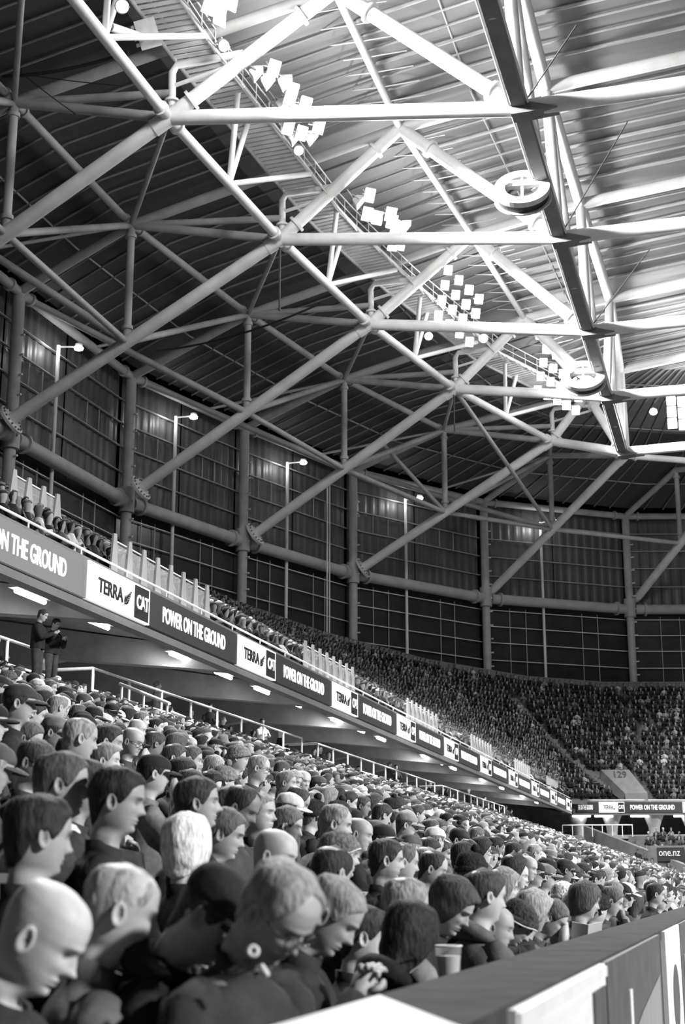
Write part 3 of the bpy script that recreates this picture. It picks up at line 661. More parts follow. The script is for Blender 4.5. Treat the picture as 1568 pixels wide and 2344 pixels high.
fins(28.2, 30.4, -15.6, 4, 8.45, .85, 'short row of pale fins higher up at the left edge')
# pale seat-front strips
for i in range(4):
    y0 = 22 + 15.65 * i
    o = MB(); o.box((-14.4, y0 + 4, 7.35), (.12, 7.2, .18)); o.box((-14.4, y0 + 4, 7.12), (.08, 7.2, .1)); tag(o.build('bench_front', M_PALE, at=(-14.4, y0, 7.2)), 'pale bench front strip above the ribbon, %s from the left' % ordn[i], 'bench', 'pale bench fronts above the ribbon')
# ------------------------------------------------------------------ fluorescent strips under the ribbon
FY = [20.8, 24.4, 28.24, 31.7] + [y + 16.4 * k for k in range(5) for y in (37.2, 40.8, 44.5, 48.2)]
fi = 0
FLS = None
for y in FY:
    if y > 117: continue
    o = empty('strip_light', (-15, y, 6.3), 'fluorescent strip light under the side stand, %s from the left' % (ordn + ['twenty-third', 'twenty-fourth'])[fi], 'strip light', 'strip lights under the ribbon'); fi += 1
    if FLS is None:
        FLS = (MB().tube((0, -.68, 0), (0, .68, 0), .055, seg=10).data('tube', m=M_TUBE), MB().box((-.02, 0, .11), (.3, 1.5, .08)).data('tray', m=M_PALE), MB().box((-.05, .9, .16), (.16, .16, .14)).data('junction_box', m=M_HOUSE))
    for nm, me in zip(('tube', 'tray', 'junction_box'), FLS):
        c = bpy.data.objects.new(nm, me); COL.objects.link(c); c.parent = o
    spot('strip_glow', (-15.05, y, 6.2), (-17.5, y, 4.2), 170, 160, .3)
for i, X in enumerate((-13.0, -11.2, -8.3, -4.8)):
    c = A_ + ue * ex(X) + Vector((0, .6, 5.85)); o = empty('strip_light', c, 'fluorescent strip under the end ribbon, %s from the corner' % ordn[i], 'strip light', 'strip lights under the end ribbon')
    part('tube', o, M_TUBE, lambda m_: m_.tube(c - ue * .75, c + ue * .75, .07, seg=8)); part('tray', o, M_PALE, lambda m_: m_.beam(c - ue * .8 + Vector((0, 0, .1)), c + ue * .8 + Vector((0, 0, .1)), .3, .06))
    point('strip_glow', c + Vector((0, .2, -.25)), 7, .15)
# ------------------------------------------------------------------ rear handrails of the lower tier
def handrail(x, y0, y1, z, label, step_=1.9, drop=.55):
    o = empty('handrail', (x, y0, z - 1.1), label, 'handrail', 'pale rear handrails')
    tube_part('top_rail', o, (x, y0, z), (x, y1, z), .036, M_RAIL, 8)
    tube_part('lower_rail', o, (x, y0, z - drop), (x, y1, z - drop), .03, M_RAIL, 8)
    n = max(2, int(round((y1 - y0) / step_)) + 1)
    for i in range(n):
        y = y0 + (y1 - y0) * i / (n - 1); tube_part('post', o, (x, y, z - 1.15), (x, y, z), .038, M_RAIL, 8)
    tube_part('return_rail', o, (x, y0, z), (x - 1.3, y0, z), .045, M_RAIL, 8)
handrail(-15.6, 32.9, 51.0, 5.39, 'long pale handrail behind the crowd at the left, nearest the viewer', 2.2)
handrail(-15.6, 53.1, 75.1, 5.39, 'pale handrail behind the crowd in the middle, second along', 2.2)
handrail(-15.6, 77.3, 98.3, 5.39, 'farthest pale handrail behind the crowd before the corner', 2.2)
handrail(-15.6, 19.7, 30.6, 5.39, 'pale handrail behind the standing pair at the left edge', 2.2)
# slanting stair rails among the crowd
def slant(a, b, label):
    o = empty('stair_rail', a, label, 'handrail'); a, b = Vector(a), Vector(b); tube_part('rail', o, a, b, .04, M_RAIL, 8)
    for t in (0.04, .5, .96):
        c = a.lerp(b, t); tube_part('post', o, c, c - Vector((0, 0, .95)), .03, M_RAIL, 6)
slant((-13.9, 30.8, 4.65), (-11.9, 29.0, 3.9), 'slanting stair rail in front of the standing pair')
slant((-15.6, 38.2, 4.9), (-12.6, 35.8, 3.75), 'slanting pale stair rail below the nearest handrail')
# ------------------------------------------------------------------ front wall with cap and advert panels
fw = empty('wall_front', (-.7, 20, PZ), kind='structure')
WZ = -.25
part('body', fw, M_CONCD, lambda m_: m_.box((-.705, 54, (PZ + WZ - .06) / 2), (.31, 118, WZ - .06 - PZ)))
M_CAPW = mat('white_cap_cover', 0.8, 0.35, 0, 0.05, 3)
M_CAPD = mat('grey_cap_cover', 0.055, 0.85, 0, 0.25, 6, spec=0.1)
ys = [-4, 1.0, 3.0, 6.2, 9.6, 14, 20, 27, 36, 48, 62, 78, 96, 112]
for a, b in zip(ys, ys[1:]):
    e0 = [(-.88, 0), (-.53, 0)]
    y0i, y0o = (3.55, 2.78) if a == 3.0 else (a, a); y1i, y1o = (3.54, 2.77) if b == 3.0 else (b - .012, b - .012)
    part('cap_slab', fw, M_CAPW if b < 3.5 else M_CAPD, lambda m_: m_.prism([(-.88, y0i, WZ - .06), (-.53, y0o, WZ - .06), (-.53, y1o, WZ - .06), (-.88, y1i, WZ - .06)], (0, 0, .06)))
M_ADW = mat('white_advert_vinyl', 0.75, 0.5, 0, 0.06, 30, stretch=(1, .1, 1))
M_ADG = mat('grey_advert_vinyl', 0.09, 0.5, 0, 0.2, 5)
M_ADM = mat('mid_grey_advert_print', 0.26, 0.5, 0, 0.25, 5, stretch=(1, 6, .3))
def advert(y0, y1, m, label, extra=()):
    mb_ = MB(); mb_.box((-.525, (y0 + y1) / 2, (WZ - .01 + PZ + .3) / 2), (.03, y1 - y0, WZ - .01 - PZ - .3))
    o = mb_.build('advert_panel', m, at=(-.525, (y0 + y1) / 2, PZ + .3)); tag(o, label, 'advert panel', 'advert panels on the front wall'); return o
pA = advert(3.30, 5.40, M_ADW, 'white advert panel with a dark square on the front wall, nearest')
part('dark_square', pA, M_ADG, lambda m_: m_.box((-.506, 5.12, -.56), (.008, .40, .46)))
part('top_strip', pA, M_RAIL, lambda m_: m_.box((-.506, 4.35, -.285), (.01, 2.08, .035)))
pB = advert(5.46, 8.78, M_ADG, 'dark grey advert panel with a paler lower print on the front wall')
part('pale_print', pB, M_ADM, lambda m_: m_.add([(-.507, 6.05, -1.5), (-.507, 8.6, -1.5), (-.507, 8.6, -.47), (-.507, 7.1, -.56), (-.507, 6.5, -.62), (-.507, 6.05, -.72)], [(0, 1, 2, 3, 4, 5)]))
part('pale_stroke', pB, M_ADW, lambda m_: m_.box((-.505, 6.44, -.55), (.008, .12, .27)))
pC = advert(9.36, 11.3, M_ADW, 'white advert panel with a dark oval on the front wall, second white one')
def oval(m_):
    m_.add([(-.507, 10.4 + .42 * math.cos(a), -.72 + .22 * math.sin(a)) for a in np.linspace(0, 2 * math.pi, 24, endpoint=False)], [tuple(range(24))])
part('dark_oval', pC, M_ADG, oval)
pD = advert(11.4, 16.0, M_ADG, 'dark grey advert panel beyond the second white one at the right edge')
part('pale_print', pD, M_ADM, lambda m_: m_.box((-.506, 13.3, -.85), (.008, 3, .7)))
advert(16.1, 20.5, M_ADW, 'white advert panel farthest along the front wall')
# ------------------------------------------------------------------ end stand: vomitory, parapet, pillars, board
es = empty('terrace_end', (4, 114, 0), kind='structure')
for i in range(16):
    y = 106 + i * .95; z = -1.3 + i * .36
    part('step', es, M_CONCD, lambda m_: m_.box((13, y + .5, (z + PZ) / 2), (44, .96, z - PZ)))
part('concourse_slab', es, M_CONC, lambda m_: m_.box((10, 127, 4.1), (60, 10, .3)))
part('back_wall', es, M_CONCD, lambda m_: m_.box((10, 132, 6), (60, .3, 5)))
vm = empty('vomitory', (-10.2, 126.5, 7), 'pale slanting vomitory wall with dark number 129 among the end stand crowd', 'stair wall')
vo = Vector((0, 0, 0))
M_VOM = mat('painted_grey_concrete', 0.15, 0.8, 0, 0.12, 2)
V = [(-11.3, 124.1, 9.75), (-9.0, 124.7, 9.75), (-7.55, 123.95, 7.75), (-9.35, 123.55, 7.7)]
part('slanted_wall', vm, M_VOM, lambda m_: m_.prism(V, (-.02, .2, -.1)))
part('side_wall', vm, M_CONCD, lambda m_: m_.prism([V[0], V[3], (-9.5, 123.6, 7.0), (-11.5, 124.2, 8.6)], (-.1, .3, 0)))
part('front_wall', vm, M_VOM, lambda m_: m_.prism([V[3], V[2], (-7.5, 123.9, 6.9), (-9.35, 123.5, 6.9)], (0, .2, 0)))
nrm = (Vector(V[3]) - Vector(V[0])).cross(Vector(V[1]) - Vector(V[0])).normalized(); nrm = nrm if nrm.y < 0 else -nrm
xx = Vector((1, .25, 0)).normalized(); xx = (xx - nrm * xx.dot(nrm)).normalized(); RV = Matrix((xx, nrm.cross(xx), nrm)).transposed()
lettering('129', vm, along(V[0], V[1], .2) * .66 + along(V[3], V[2], .2) * .34 + nrm * .03, RV, 1.05, .62, M_INK, 'number', .01)
pr = MB(); pr.prism([(-12.5, 119.6, 4.9), (-3.0, 109.4, 1.15), (-3.0, 109.4, -.9), (-12.5, 119.6, 3.6)], (.3, .25, 0)); tag(pr.build('stair_parapet', M_CONCD, at=(-8, 114, 0)), 'grey slanting stair parapet at the far right end of the lower crowd', 'parapet')
for i, X in enumerate((-13.4, -10.65, -7.2, -4.2, 0)):
    c = Vector((X, 124.6 + (X + 10) * .2, 0)); mb_ = MB(); mb_.poly([c + Vector((0, 0, 4.2)), c + Vector((0, 0, 5.0)), c + Vector((0, 0, 5.95))], [.42, .48, .85], 12)
    tag(mb_.build('concourse_pillar', M_CONC, at=c + Vector((0, 0, 4.2))), 'flared concrete pillar under the end ribbon, %s from the corner' % ordn[i], 'pillar', 'pillars under the end ribbon')
wbd = MB(); wbd.box((-5.35, 112.0, 2.45), (2.0, .1, 1.0)); wo = wbd.build('web_board', M_INK, at=(-5.35, 112, 2.45)); ORG[wo.name] = Vector((-5.35, 112, 2.45)); tag(wo, 'dark board reading one.nz in front of the end stand', 'sign')
lettering('one.nz', wo, (-6.2, 111.92, 2.33), Matrix(((1, 0, 0), (0, 0, -1), (0, 1, 0))), 1.55, .36, M_PALE, 'lettering', .0)
bw = MB(); bw.box((2, 112.2, 1.9), (18, .2, 2.4)); tag(bw.build('end_barrier', M_CONCD, at=(2, 112.2, .7)), 'dark barrier wall behind the web address board', 'barrier')
er = empty('end_rail', (-12, 117, 4), 'pale handrail in front of the end concourse', 'handrail')
tube_part('rail', er, (-14, 117.6, 4.9), (-8.5, 118.6, 4.9), .05, M_RAIL, 8)
for i in range(8): tube_part('post', er, (-14 + i * .78, 117.6 + i * .14, 4.0), (-14 + i * .78, 117.6 + i * .14, 4.9), .035, M_RAIL, 6)
# ================================================================== people
Zt = np.array([.232, .228, .215, .19, .16, .135, .118, .10, .075, .052, .03, .010, -.006, -.022, -.05, -.08, -.105, -.13, -.16, -.20, -.30, -.45, -.60])
Ff = np.array([.004, .028, .062, .087, .096, .097, .090, .091, .090, .089, .085, .080, .062, .044, .040, .043, .052, .068, .085, .10, .112, .115, .12])
Bb = np.array([.020, .050, .084, .104, .109, .107, .104, .098, .090, .083, .077, .073, .070, .069, .070, .078, .09, .103, .113, .12, .12, .11, .11])
Ww = np.array([.006, .032, .060, .073, .078, .078, .076, .0745, .071, .066, .058, .047, .046, .052, .054, .060, .085, .138, .182, .198, .188, .172, .178])
def prof(z, A): return np.interp(z, Zt[::-1], A[::-1])
def smooth_prof(z, A): return (prof(z - .007, A) + 2 * prof(z, A) + prof(z + .007, A)) / 4
def G(a, s): return np.exp(-(a / s) ** 2)
def head_surface(t, z, fat=1.0, feat=True, nose=1.0):
    f, b, w_ = smooth_prof(z, Ff), smooth_prof(z, Bb), smooth_prof(z, Ww) * fat
    c, s = np.cos(t), np.sin(t)
    x = np.where(c > 0, f * np.abs(c) ** .86, -b * np.abs(c) ** .9) - .008
    y = w_ * np.sign(s) * np.abs(s) ** .92
    if feat:
        fr = np.clip(c, 0, 1) ** .6; ay = np.abs(y)
        d = np.zeros_like(x)
        d += .024 * nose * G(y, .0125) * G(z - .082, .012) + .015 * nose * G(y, .009) * G(z - .103, .018) - .003 * G(y, .02) * G(z - .064, .006)
        d += .005 * G(ay - .028, .02) * G(z - .137, .008) + .003 * G(y, .02) * G(z - .134, .010)
        d -= .011 * G(ay - .032, .015) * G(z - .117, .010); d += .006 * G(ay - .032, .009) * G(z - .115, .006)
        d += .005 * G(ay - .04, .018) * G(z - .088, .014)
        d += .006 * G(y, .024) * G(z - .054, .005) + .006 * G(y, .02) * G(z - .042, .005) - .004 * G(y, .026) * G(z - .048, .0025) - .004 * G(y, .03) * G(z - .033, .006)
        d += .007 * G(y, .02) * G(z - .014, .012)
        x = x + d * fr
    return x, y
def rot(P, ax, a, c):
    P = P - c; ca, sa = math.cos(a), math.sin(a)
    if ax == 'z': Q = np.stack([P[:, 0] * ca - P[:, 1] * sa, P[:, 0] * sa + P[:, 1] * ca, P[:, 2]], 1)
    elif ax == 'y': Q = np.stack([P[:, 0] * ca + P[:, 2] * sa, P[:, 1], -P[:, 0] * sa + P[:, 2] * ca], 1)
    else: Q = np.stack([P[:, 0], P[:, 1] * ca - P[:, 2] * sa, P[:, 1] * sa + P[:, 2] * ca], 1)
    return Q + c
class Pose:
    def __init__(s, hy=0, hp=0, hr=0, lean=0): s.hy, s.hp, s.hr, s.lean = map(math.radians, (hy, hp, hr, lean))
    def head(s, P):                      # fully rotated head points
        c = np.array([-.02, 0, -.02]); P = rot(P, 'x', s.hr, c); P = rot(P, 'y', s.hp, c); return rot(P, 'z', s.hy, c)
    def body(s, P):
        w_ = np.clip((P[:, 2] + .10) / .09, 0, 1); w_ = (w_ * w_ * (3 - 2 * w_))[:, None]
        return P * (1 - w_) + s.head(P) * w_
    def torso(s, P):
        return rot(P, 'y', s.lean, np.array([0, 0, -.60]))
def grid_faces(nr, nc, wrap=True, flip=False):
    r, c = np.meshgrid(np.arange(nr - 1), np.arange(nc if wrap else nc - 1), indexing='ij')
    a = r * nc + c; b = r * nc + (c + 1) % nc
    F_ = np.stack([a, a + nc, b + nc, b], -1).reshape(-1, 4)
    return F_[:, ::-1] if flip else F_
class PM:                               # numpy mesh accumulator
    def __init__(s): s.v = []; s.f = []; s.t = []; s.n = 0
    def add(s, P, F_, tone=None):
        P = np.asarray(P, float); s.v.append(P); s.f += [tuple(int(k) + s.n for k in f) for f in F_]; s.n += len(P)
        s.t.append(np.ones(len(P)) if tone is None else tone); return s
    def tube(s, pts, r, seg=8, tone=1.0, caps=True):
        m = MB(); m.poly([tuple(p) for p in pts], list(r), seg, None, False)
        s.add(np.array([tuple(p) for p in m.v]), m.f, np.full(len(m.v), tone))
        if caps:
            n = s.n; s.f.append(tuple(range(n - seg, n))); k = n - len(m.v); s.f.append(tuple(reversed(range(k, k + seg))))
        return s
    def xf(s, fn): s.v = [fn(p) for p in s.v]; return s
    def mesh(s, name, m, smooth=True, tone=False):
        me = bpy.data.meshes.new(name); V_ = np.concatenate(s.v); me.from_pydata(V_.tolist(), [], s.f)
        me.materials.append(m); me.polygons.foreach_set('use_smooth', [smooth] * len(me.polygons))
        if tone:
            at = me.color_attributes.new('tone', 'FLOAT_COLOR', 'POINT'); T = np.concatenate(s.t)
            at.data.foreach_set('color', np.stack([T, T, T, np.ones_like(T)], 1).ravel())
        me.update(); return me
def arm_pts(side, pose):
    sh = np.array([0, .185 * side, -.175])
    el, wr = {'lap': ((.10, .245 * side, -.44), (.31, .09 * side, -.44)), 'clasp': ((.13, .235 * side, -.40), (.26, .045 * side, -.20)), 'phone': ((.14, .22 * side, -.40), (.33, .05 * side, -.27)),
              'chin': ((.2, .2 * side, -.38), (.16, .06 * side, -.06)), 'fold': ((.12, .24 * side, -.42), (.22, -.06 * side, -.36)), 'raise': ((.16, .22 * side, -.36), (.20, .05 * side, -.12)), 'down': ((-.02, .25 * side, -.45), (.06, .25 * side, -.70))}[pose]
    return sh, np.array(el), np.array(wr)
def hand(pm, wr, d, side, seg=6):
    d = d / np.linalg.norm(d); up = np.array([0, 0, 1.0]); s_ = np.cross(d, up); s_ /= np.linalg.norm(s_) + 1e-6; n = np.cross(s_, d)
    pm.tube([wr - d * .03, wr + d * .02, wr + d * .055, wr + d * .085], [.026, .034, .04, .03], 8)
    for i, (o, L) in enumerate(((-.03, .055), (-.011, .075), (.010, .08), (.030, .07))):
        a = wr + d * .075 + s_ * o; b = a + d * L * .5 - n * .006; c = b + d * L * .35 - n * .025; e = c + d * L * .1 - n * .022
        pm.tube([a, b, c, e], [.0105, .0098, .009, .007], seg)
    a = wr + d * .025 + s_ * (-.036 * side); b = a + d * .03 - s_ * .024 * side - n * .006; c = b + d * .03 - n * .012 + s_ * .006 * side
    pm.tube([a, b, c], [.014, .012, .009], seg)
def body_mesh(pose, nt=40, nz=1, fat=1.0, nose=1.0, arms='lap', lod=0, stubble=0.0, brow=.35):
    if lod == 0: zz = np.concatenate([np.linspace(.232, .165, 12), np.linspace(.158, .0, 46), np.linspace(-.006, -.05, 8), np.linspace(-.065, -.20, 9), np.linspace(-.26, -.6, 5)])
    else: zz = np.concatenate([np.linspace(.232, .165, 6), np.linspace(.152, .0, 17), np.linspace(-.012, -.05, 3), np.linspace(-.08, -.2, 5), np.linspace(-.35, -.6, 2)])
    u = np.linspace(-1, 1, nt, endpoint=False); t = np.pi * np.sign(u) * np.abs(u) ** 1.35
    T, Z = np.meshgrid(t, zz); x, y = head_surface(T, Z, fat, True, nose)
    P = np.stack([x, y, Z], -1).reshape(-1, 3); tone = np.ones(len(P)); fr = P[:, 0] > .03; ay = np.abs(P[:, 1]); z = P[:, 2]
    tone -= (1 - brow) * fr * np.clip(G(ay - .031, .02) * G(z - .135, .0055) * 1.6, 0, 1)
    tone -= .68 * fr * np.clip(G(ay - .032, .011) * G(z - .1155, .0055) * 1.5, 0, 1)
    tone -= .28 * fr * np.clip(G(P[:, 1], .024) * G(z - .048, .007) * 1.4, 0, 1)
    tone -= .3 * fr * G(ay - .008, .005) * G(z - .069, .004)
    if stubble: tone -= stubble * (P[:, 0] > -.01) * (z > -.03) * np.clip((.066 - z) / .02, 0, 1) * (ay > -1)
    tone = np.where(z < -.085, .75, tone)
    pm = PM(); pm.add(pose.body(P), grid_faces(len(zz), nt), tone)
    pm.f.append(tuple(range(nt)))
    for sd in (-1, 1):                  # ears
        na, nb = (12, 5) if lod == 0 else (7, 4); A, B = np.meshgrid(np.linspace(0, 2 * np.pi, na, endpoint=False), np.linspace(0, 1, nb))
        rr = np.array([1.0, 1.08, .92, .62, .15]) if nb == 5 else np.array([1, 1.05, .7, .15]); dp = np.array([0, .013, .017, .010, .006]) if nb == 5 else np.array([0, .015, .012, .006])
        R_ = np.interp(B, np.linspace(0, 1, nb), rr); D = np.interp(B, np.linspace(0, 1, nb), dp)
        ex_ = -.012 + R_ * .018 * np.cos(A) - .10 * (R_ * .032 * np.sin(A)); ez = .103 + R_ * .032 * np.sin(A); ey = (.0715 * fat + D + .004 * np.cos(A + 2.5)) * sd
        pm.add(pose.head(np.stack([ex_, ey, ez], -1).reshape(-1, 3)), grid_faces(nb, na, True, sd > 0), np.where(B.ravel() > .8, .7, .95))
    for sd in (-1, 1):
        sh, el, wr = arm_pts(sd, arms)
        pm.tube([sh, el, wr], [.05, .042, .03], 8)
        if lod == 0: hand(pm, wr, wr - el, sd)
        else: pm.tube([wr, wr + (wr - el) * .22, wr + (wr - el) * .48], [.03, .038, .018], 6)
    return pm.xf(pose.torso).mesh('body', M_SKIN, True, True)
def lump(P, a, k, seed): 
    ph = seed * 1.7
    return a * (np.sin(P[:, 0] * k + ph) * np.sin(P[:, 1] * k * 1.1 + ph * 2) + .7 * np.sin(P[:, 2] * k * 1.3 + ph * 3) * np.sin(P[:, 1] * k * .7 + ph))
HL = {  # hairline height against the angle from the face (0 front .. 180 back)
 'short': ([0, 30, 52, 66, 78, 92, 104, 125, 150, 180], [.188, .182, .165, .120, .098, .128, .10, .035, .008, .002]),
 'receding': ([0, 22, 40, 60, 74, 90, 104, 125, 150, 180], [.222, .214, .195, .140, .105, .128, .10, .035, .008, .002]),
 'long': ([0, 28, 46, 58, 70, 82, 100, 130, 180], [.185, .180, .160, .10, .03, -.02, -.075, -.10, -.11]),
 'bob': ([0, 28, 48, 60, 74, 90, 110, 140, 180], [.182, .176, .150, .09, .045, .025, .01, -.01, -.015]),
 'beanie': ([0, 40, 80, 110, 180], [.160, .152, .118, .095, .070]),
 'cap': ([0, 40, 80, 110, 180], [.158, .154, .148, .138, .120]),
 'hood': ([0, 30, 50, 64, 76, 90, 120, 180], [.205, .197, .17, .11, .03, -.05, -.09, -.10])}
OFF = {'short': .011, 'receding': .006, 'long': .02, 'bob': .02, 'beanie': .014, 'cap': .010, 'hood': .03}
def shell(style, pose, fat=1.0, nt=40, nv=14, off=None, amp=.0035, seed=0, m=None, name='hair'):
    ang, hz = HL[style]; off = OFF[style] if off is None else off
    t = np.linspace(-np.pi, np.pi, nt, endpoint=False); h = np.interp(np.degrees(np.abs(t)), ang, hz)
    v = np.linspace(0, 1, nv)[:, None]; Z = .2315 + (h[None, :] - .2315) * v ** .8; T = np.broadcast_to(t, Z.shape)
    zc = np.maximum(Z, -.02) if style in ('long', 'hood') else Z
    x, y = head_surface(T, zc, fat, False); P = np.stack([x, y, Z], -1).reshape(-1, 3)
    n = P - np.array([-.01, 0, .10]); n[:, 2] *= .9; n[:, 2] = np.maximum(n[:, 2], -.02); n /= np.linalg.norm(n, axis=1, keepdims=True)
    vv = np.broadcast_to(v, Z.shape).ravel(); o = off * np.where(vv > .97, .15, np.where(vv > .85, .8, 1.0))
    if style in ('long', 'bob'): o = o + .012 * np.clip(vv - .4, 0, 1)
    P = P + n * (o + lump(P, amp, 70, seed) * (vv < .95))[:, None]
    pm = PM(); pm.add(P, grid_faces(nv, nt), None); pm.f.append(tuple(range(nt)))
    return pm
def hat_extra(pm, style, fat, lod, pom=False):
    seg = 32 if lod == 0 else 16
    t = np.linspace(-np.pi, np.pi, seg, endpoint=False)
    if style == 'beanie':
        ang, hz = HL['beanie']; h = np.interp(np.degrees(np.abs(t)), ang, hz); pts = []
        for dz, o in ((-.002, .008), (-.002, .020), (.012, .024), (.034, .022), (.04, .012)):
            x, y = head_surface(t, h + dz, fat, False); n = np.stack([x, y], 1); L = np.linalg.norm(n, axis=1, keepdims=True); n = n * (1 + o / L)
            pts.append(np.stack([n[:, 0], n[:, 1], h + dz], 1))
        pm.add(np.concatenate(pts), grid_faces(5, seg))
        if pom:
            A, B = np.meshgrid(np.linspace(0, 2 * np.pi, 12, endpoint=False), np.linspace(.05, np.pi - .05, 8)); r = .035 * (1 + .12 * np.sin(A * 7) * np.sin(B * 9))
            pm.add(np.stack([r * np.sin(B) * np.cos(A) - .01, r * np.sin(B) * np.sin(A), .265 + r * np.cos(B)], -1).reshape(-1, 3), grid_faces(8, 12))
    if style == 'cap':
        n = 15 if lod == 0 else 9; a = np.linspace(-1.15, 1.15, n); rows = []
        for k, (L, dz) in enumerate(((0, 0), (.035, -.004), (.07, -.012), (.072, -.017), (.035, -.010), (0, -.006))):
            x, y = head_surface(a, np.full(n, .158), fat, False); e = np.clip(1 - (np.abs(a) / 1.15) ** 2.4, 0, 1)
            rows.append(np.stack([x + .012 + L * e, y * 1.08, .158 + dz - .018 * np.abs(y) / .07], 1))
        pm.add(np.concatenate(rows), grid_faces(6, n, False))
    return pm
def jacket_mesh(pose, arms='lap', bulk=.02, lod=0, hood=False, seed=0, collar=.055):
    nt = 32 if lod == 0 else 16
    zz = np.array([-.07, -.085, -.105, -.13, -.16, -.20, -.25, -.32, -.40, -.48, -.56, -.62]) if lod == 0 else np.array([-.075, -.105, -.13, -.17, -.22, -.38, -.60])
    t = np.linspace(-np.pi, np.pi, nt, endpoint=False); T, Z = np.meshgrid(t, zz)
    f, b, w_ = prof(Z, Ff), prof(Z, Bb), prof(Z, Ww)
    k = np.clip((-.07 - Z) / .1, .25, 1.0); o = bulk * k
    c, s = np.cos(T), np.sin(T); x = np.where(c > 0, (f + o) * np.abs(c) ** .8, -(b + o) * np.abs(c) ** .8) - .008; y = (w_ + o) * np.sign(s) * np.abs(s) ** .85
    P = np.stack([x, y, Z], -1).reshape(-1, 3); P[:, :2] *= (1 + lump(P, .018, 22, seed))[:, None]
    pm = PM(); pm.add(P, grid_faces(len(zz), nt))
    # standing collar
    rows = []
    for z_, o in ((-.105, .012), (-.105 + collar, .020), (-.108 + collar, .012), (-.10, .002)):
        f, b, w_ = prof(np.full(nt, -.06), Ff), prof(np.full(nt, -.06), Bb), prof(np.full(nt, -.06), Ww)
        x = np.where(np.cos(t) > 0, (f + o) * np.cos(t), (b + o) * np.cos(t)) - .008; rows.append(np.stack([x, (w_ + o) * np.sin(t), z_ + .012 * (np.cos(t) < 0) - .018 * np.clip(np.cos(t), 0, 1)], 1))
    pm.add(np.concatenate(rows), grid_faces(4, nt))
    if hood:
        a = np.linspace(.9, 2 * np.pi - .9, 16 if lod == 0 else 10)
        pts = [np.array([.095 * math.cos(q) - .035, .105 * math.sin(q), -.075 - .03 * math.cos(q)]) for q in a]
        r = [.03 + .025 * max(0, -math.cos(q)) for q in a]; r[0] = r[-1] = .012
        pm.tube(pts, r, 8 if lod == 0 else 6)
    for sd in (-1, 1):
        sh, el, wr = arm_pts(sd, arms); e1 = sh + (el - sh) * .5 + np.array([-.01, .012 * sd, 0]); e2 = el + (wr - el) * .5
        pts = [sh + np.array([0, -.06 * sd, .025]), sh + np.array([0, .0, -.005]), e1, el, e2, wr - (wr - el) * .02]
        pm.tube(pts, [.07, .078, .07, .064, .056, .043], 14 if lod == 0 else 8)
    return pm.xf(pose.torso).mesh('jacket', M_CLOTH)
def trousers_mesh(stand=False):
    pm = PM()
    for sd in (-1, 1):
        h = np.array([0, .085 * sd, -.60])
        if stand: pm.tube([h + [0, 0, .06], h + [.02, .01 * sd, -.42], h + [-.01, .01 * sd, -.84]], [.105, .075, .055], 10); pm.tube([h + [-.05, .01 * sd, -.88], h + [.16, .02 * sd, -.9]], [.045, .04], 8)
        else: pm.tube([h + [-.04, 0, 0], h + [.2, .02 * sd, .01], h + [.40, .03 * sd, 0], h + [.43, .03 * sd, -.2], h + [.40, .03 * sd, -.44]], [.105, .10, .082, .07, .055], 10); pm.tube([h + [.35, .03 * sd, -.48], h + [.56, .04 * sd, -.49]], [.045, .038], 8)
    return pm.mesh('trousers', M_CLOTH)
def glasses_mesh(pose):
    pm = PM()
    for sd in (-1, 1):
        a = np.linspace(0, 2 * np.pi, 15); pts = [np.array([.100 - .012 * abs(math.cos(q)) * 0 - .25 * (.03 + .022 * math.cos(q) * 1) * .4, sd * (.033 + .023 * math.cos(q)), .115 + .017 * math.sin(q)]) for q in a]
        pm.tube(pts, [.0024] * 15, 5); pm.tube([np.array([.092, sd * .056, .119]), np.array([.05, sd * .078, .12]), np.array([-.01, sd * .080, .118])], [.0022] * 3, 5)
    pm.tube([np.array([.103, -.010, .117]), np.array([.106, 0, .119]), np.array([.103, .010, .117])], [.0024] * 3, 5)
    return pm.xf(pose.head).xf(pose.torso).mesh('glasses', M_SPEC)
TR_SIT, TR_STAND = trousers_mesh(), trousers_mesh(True)
_shared = {}
def kidname(n): return n
class Spec:
    def __init__(s, hair='short', hat=None, hy=0, hp=6, hr=0, lean=6, fat=1.0, nose=1.0, arms='lap', bulk=.02, hood=False, glasses=False, pom=False, stubble=0.0, bald=False, seed=0, collar=.055, brow=.35, off=None, stand=False):
        s.__dict__.update({k: v for k, v in locals().items() if k != 's'})
def person_meshes(sp_, lod):
    po = Pose(sp_.hy, sp_.hp, sp_.hr, sp_.lean); out = []
    nt = 56 if lod == 0 else 24
    out.append(('body', body_mesh(po, nt, fat=sp_.fat, nose=sp_.nose, arms=sp_.arms, lod=lod, stubble=sp_.stubble, brow=sp_.brow)))
    ht = 48 if lod == 0 else 20; nv = 16 if lod == 0 else 8
    fin = lambda pm, nm, m: pm.xf(po.head).xf(po.torso).mesh(nm, m)
    if sp_.hair and not sp_.bald: out.append(('hair', fin(shell(sp_.hair, po, sp_.fat, ht, nv, sp_.off if sp_.hat is None else min(OFF[sp_.hair], .006), .004 if lod == 0 else .003, sp_.seed), 'hair', M_HAIR)))
    if sp_.hat: out.append((sp_.hat, fin(hat_extra(shell(sp_.hat, po, sp_.fat, ht, nv, None, .001, sp_.seed), sp_.hat, sp_.fat, lod, sp_.pom), sp_.hat, M_KNIT if sp_.hat == 'beanie' else M_CLOTH)))
    out.append(('jacket', jacket_mesh(po, sp_.arms, sp_.bulk, lod, sp_.hood, sp_.seed, sp_.collar)))
    out.append(('trousers', TR_STAND if sp_.stand else TR_SIT))
    if sp_.glasses: out.append(('glasses', glasses_mesh(po)))
    hc = po.torso(po.head(np.array([[-.008, 0, .115]])))[0]
    return out, hc
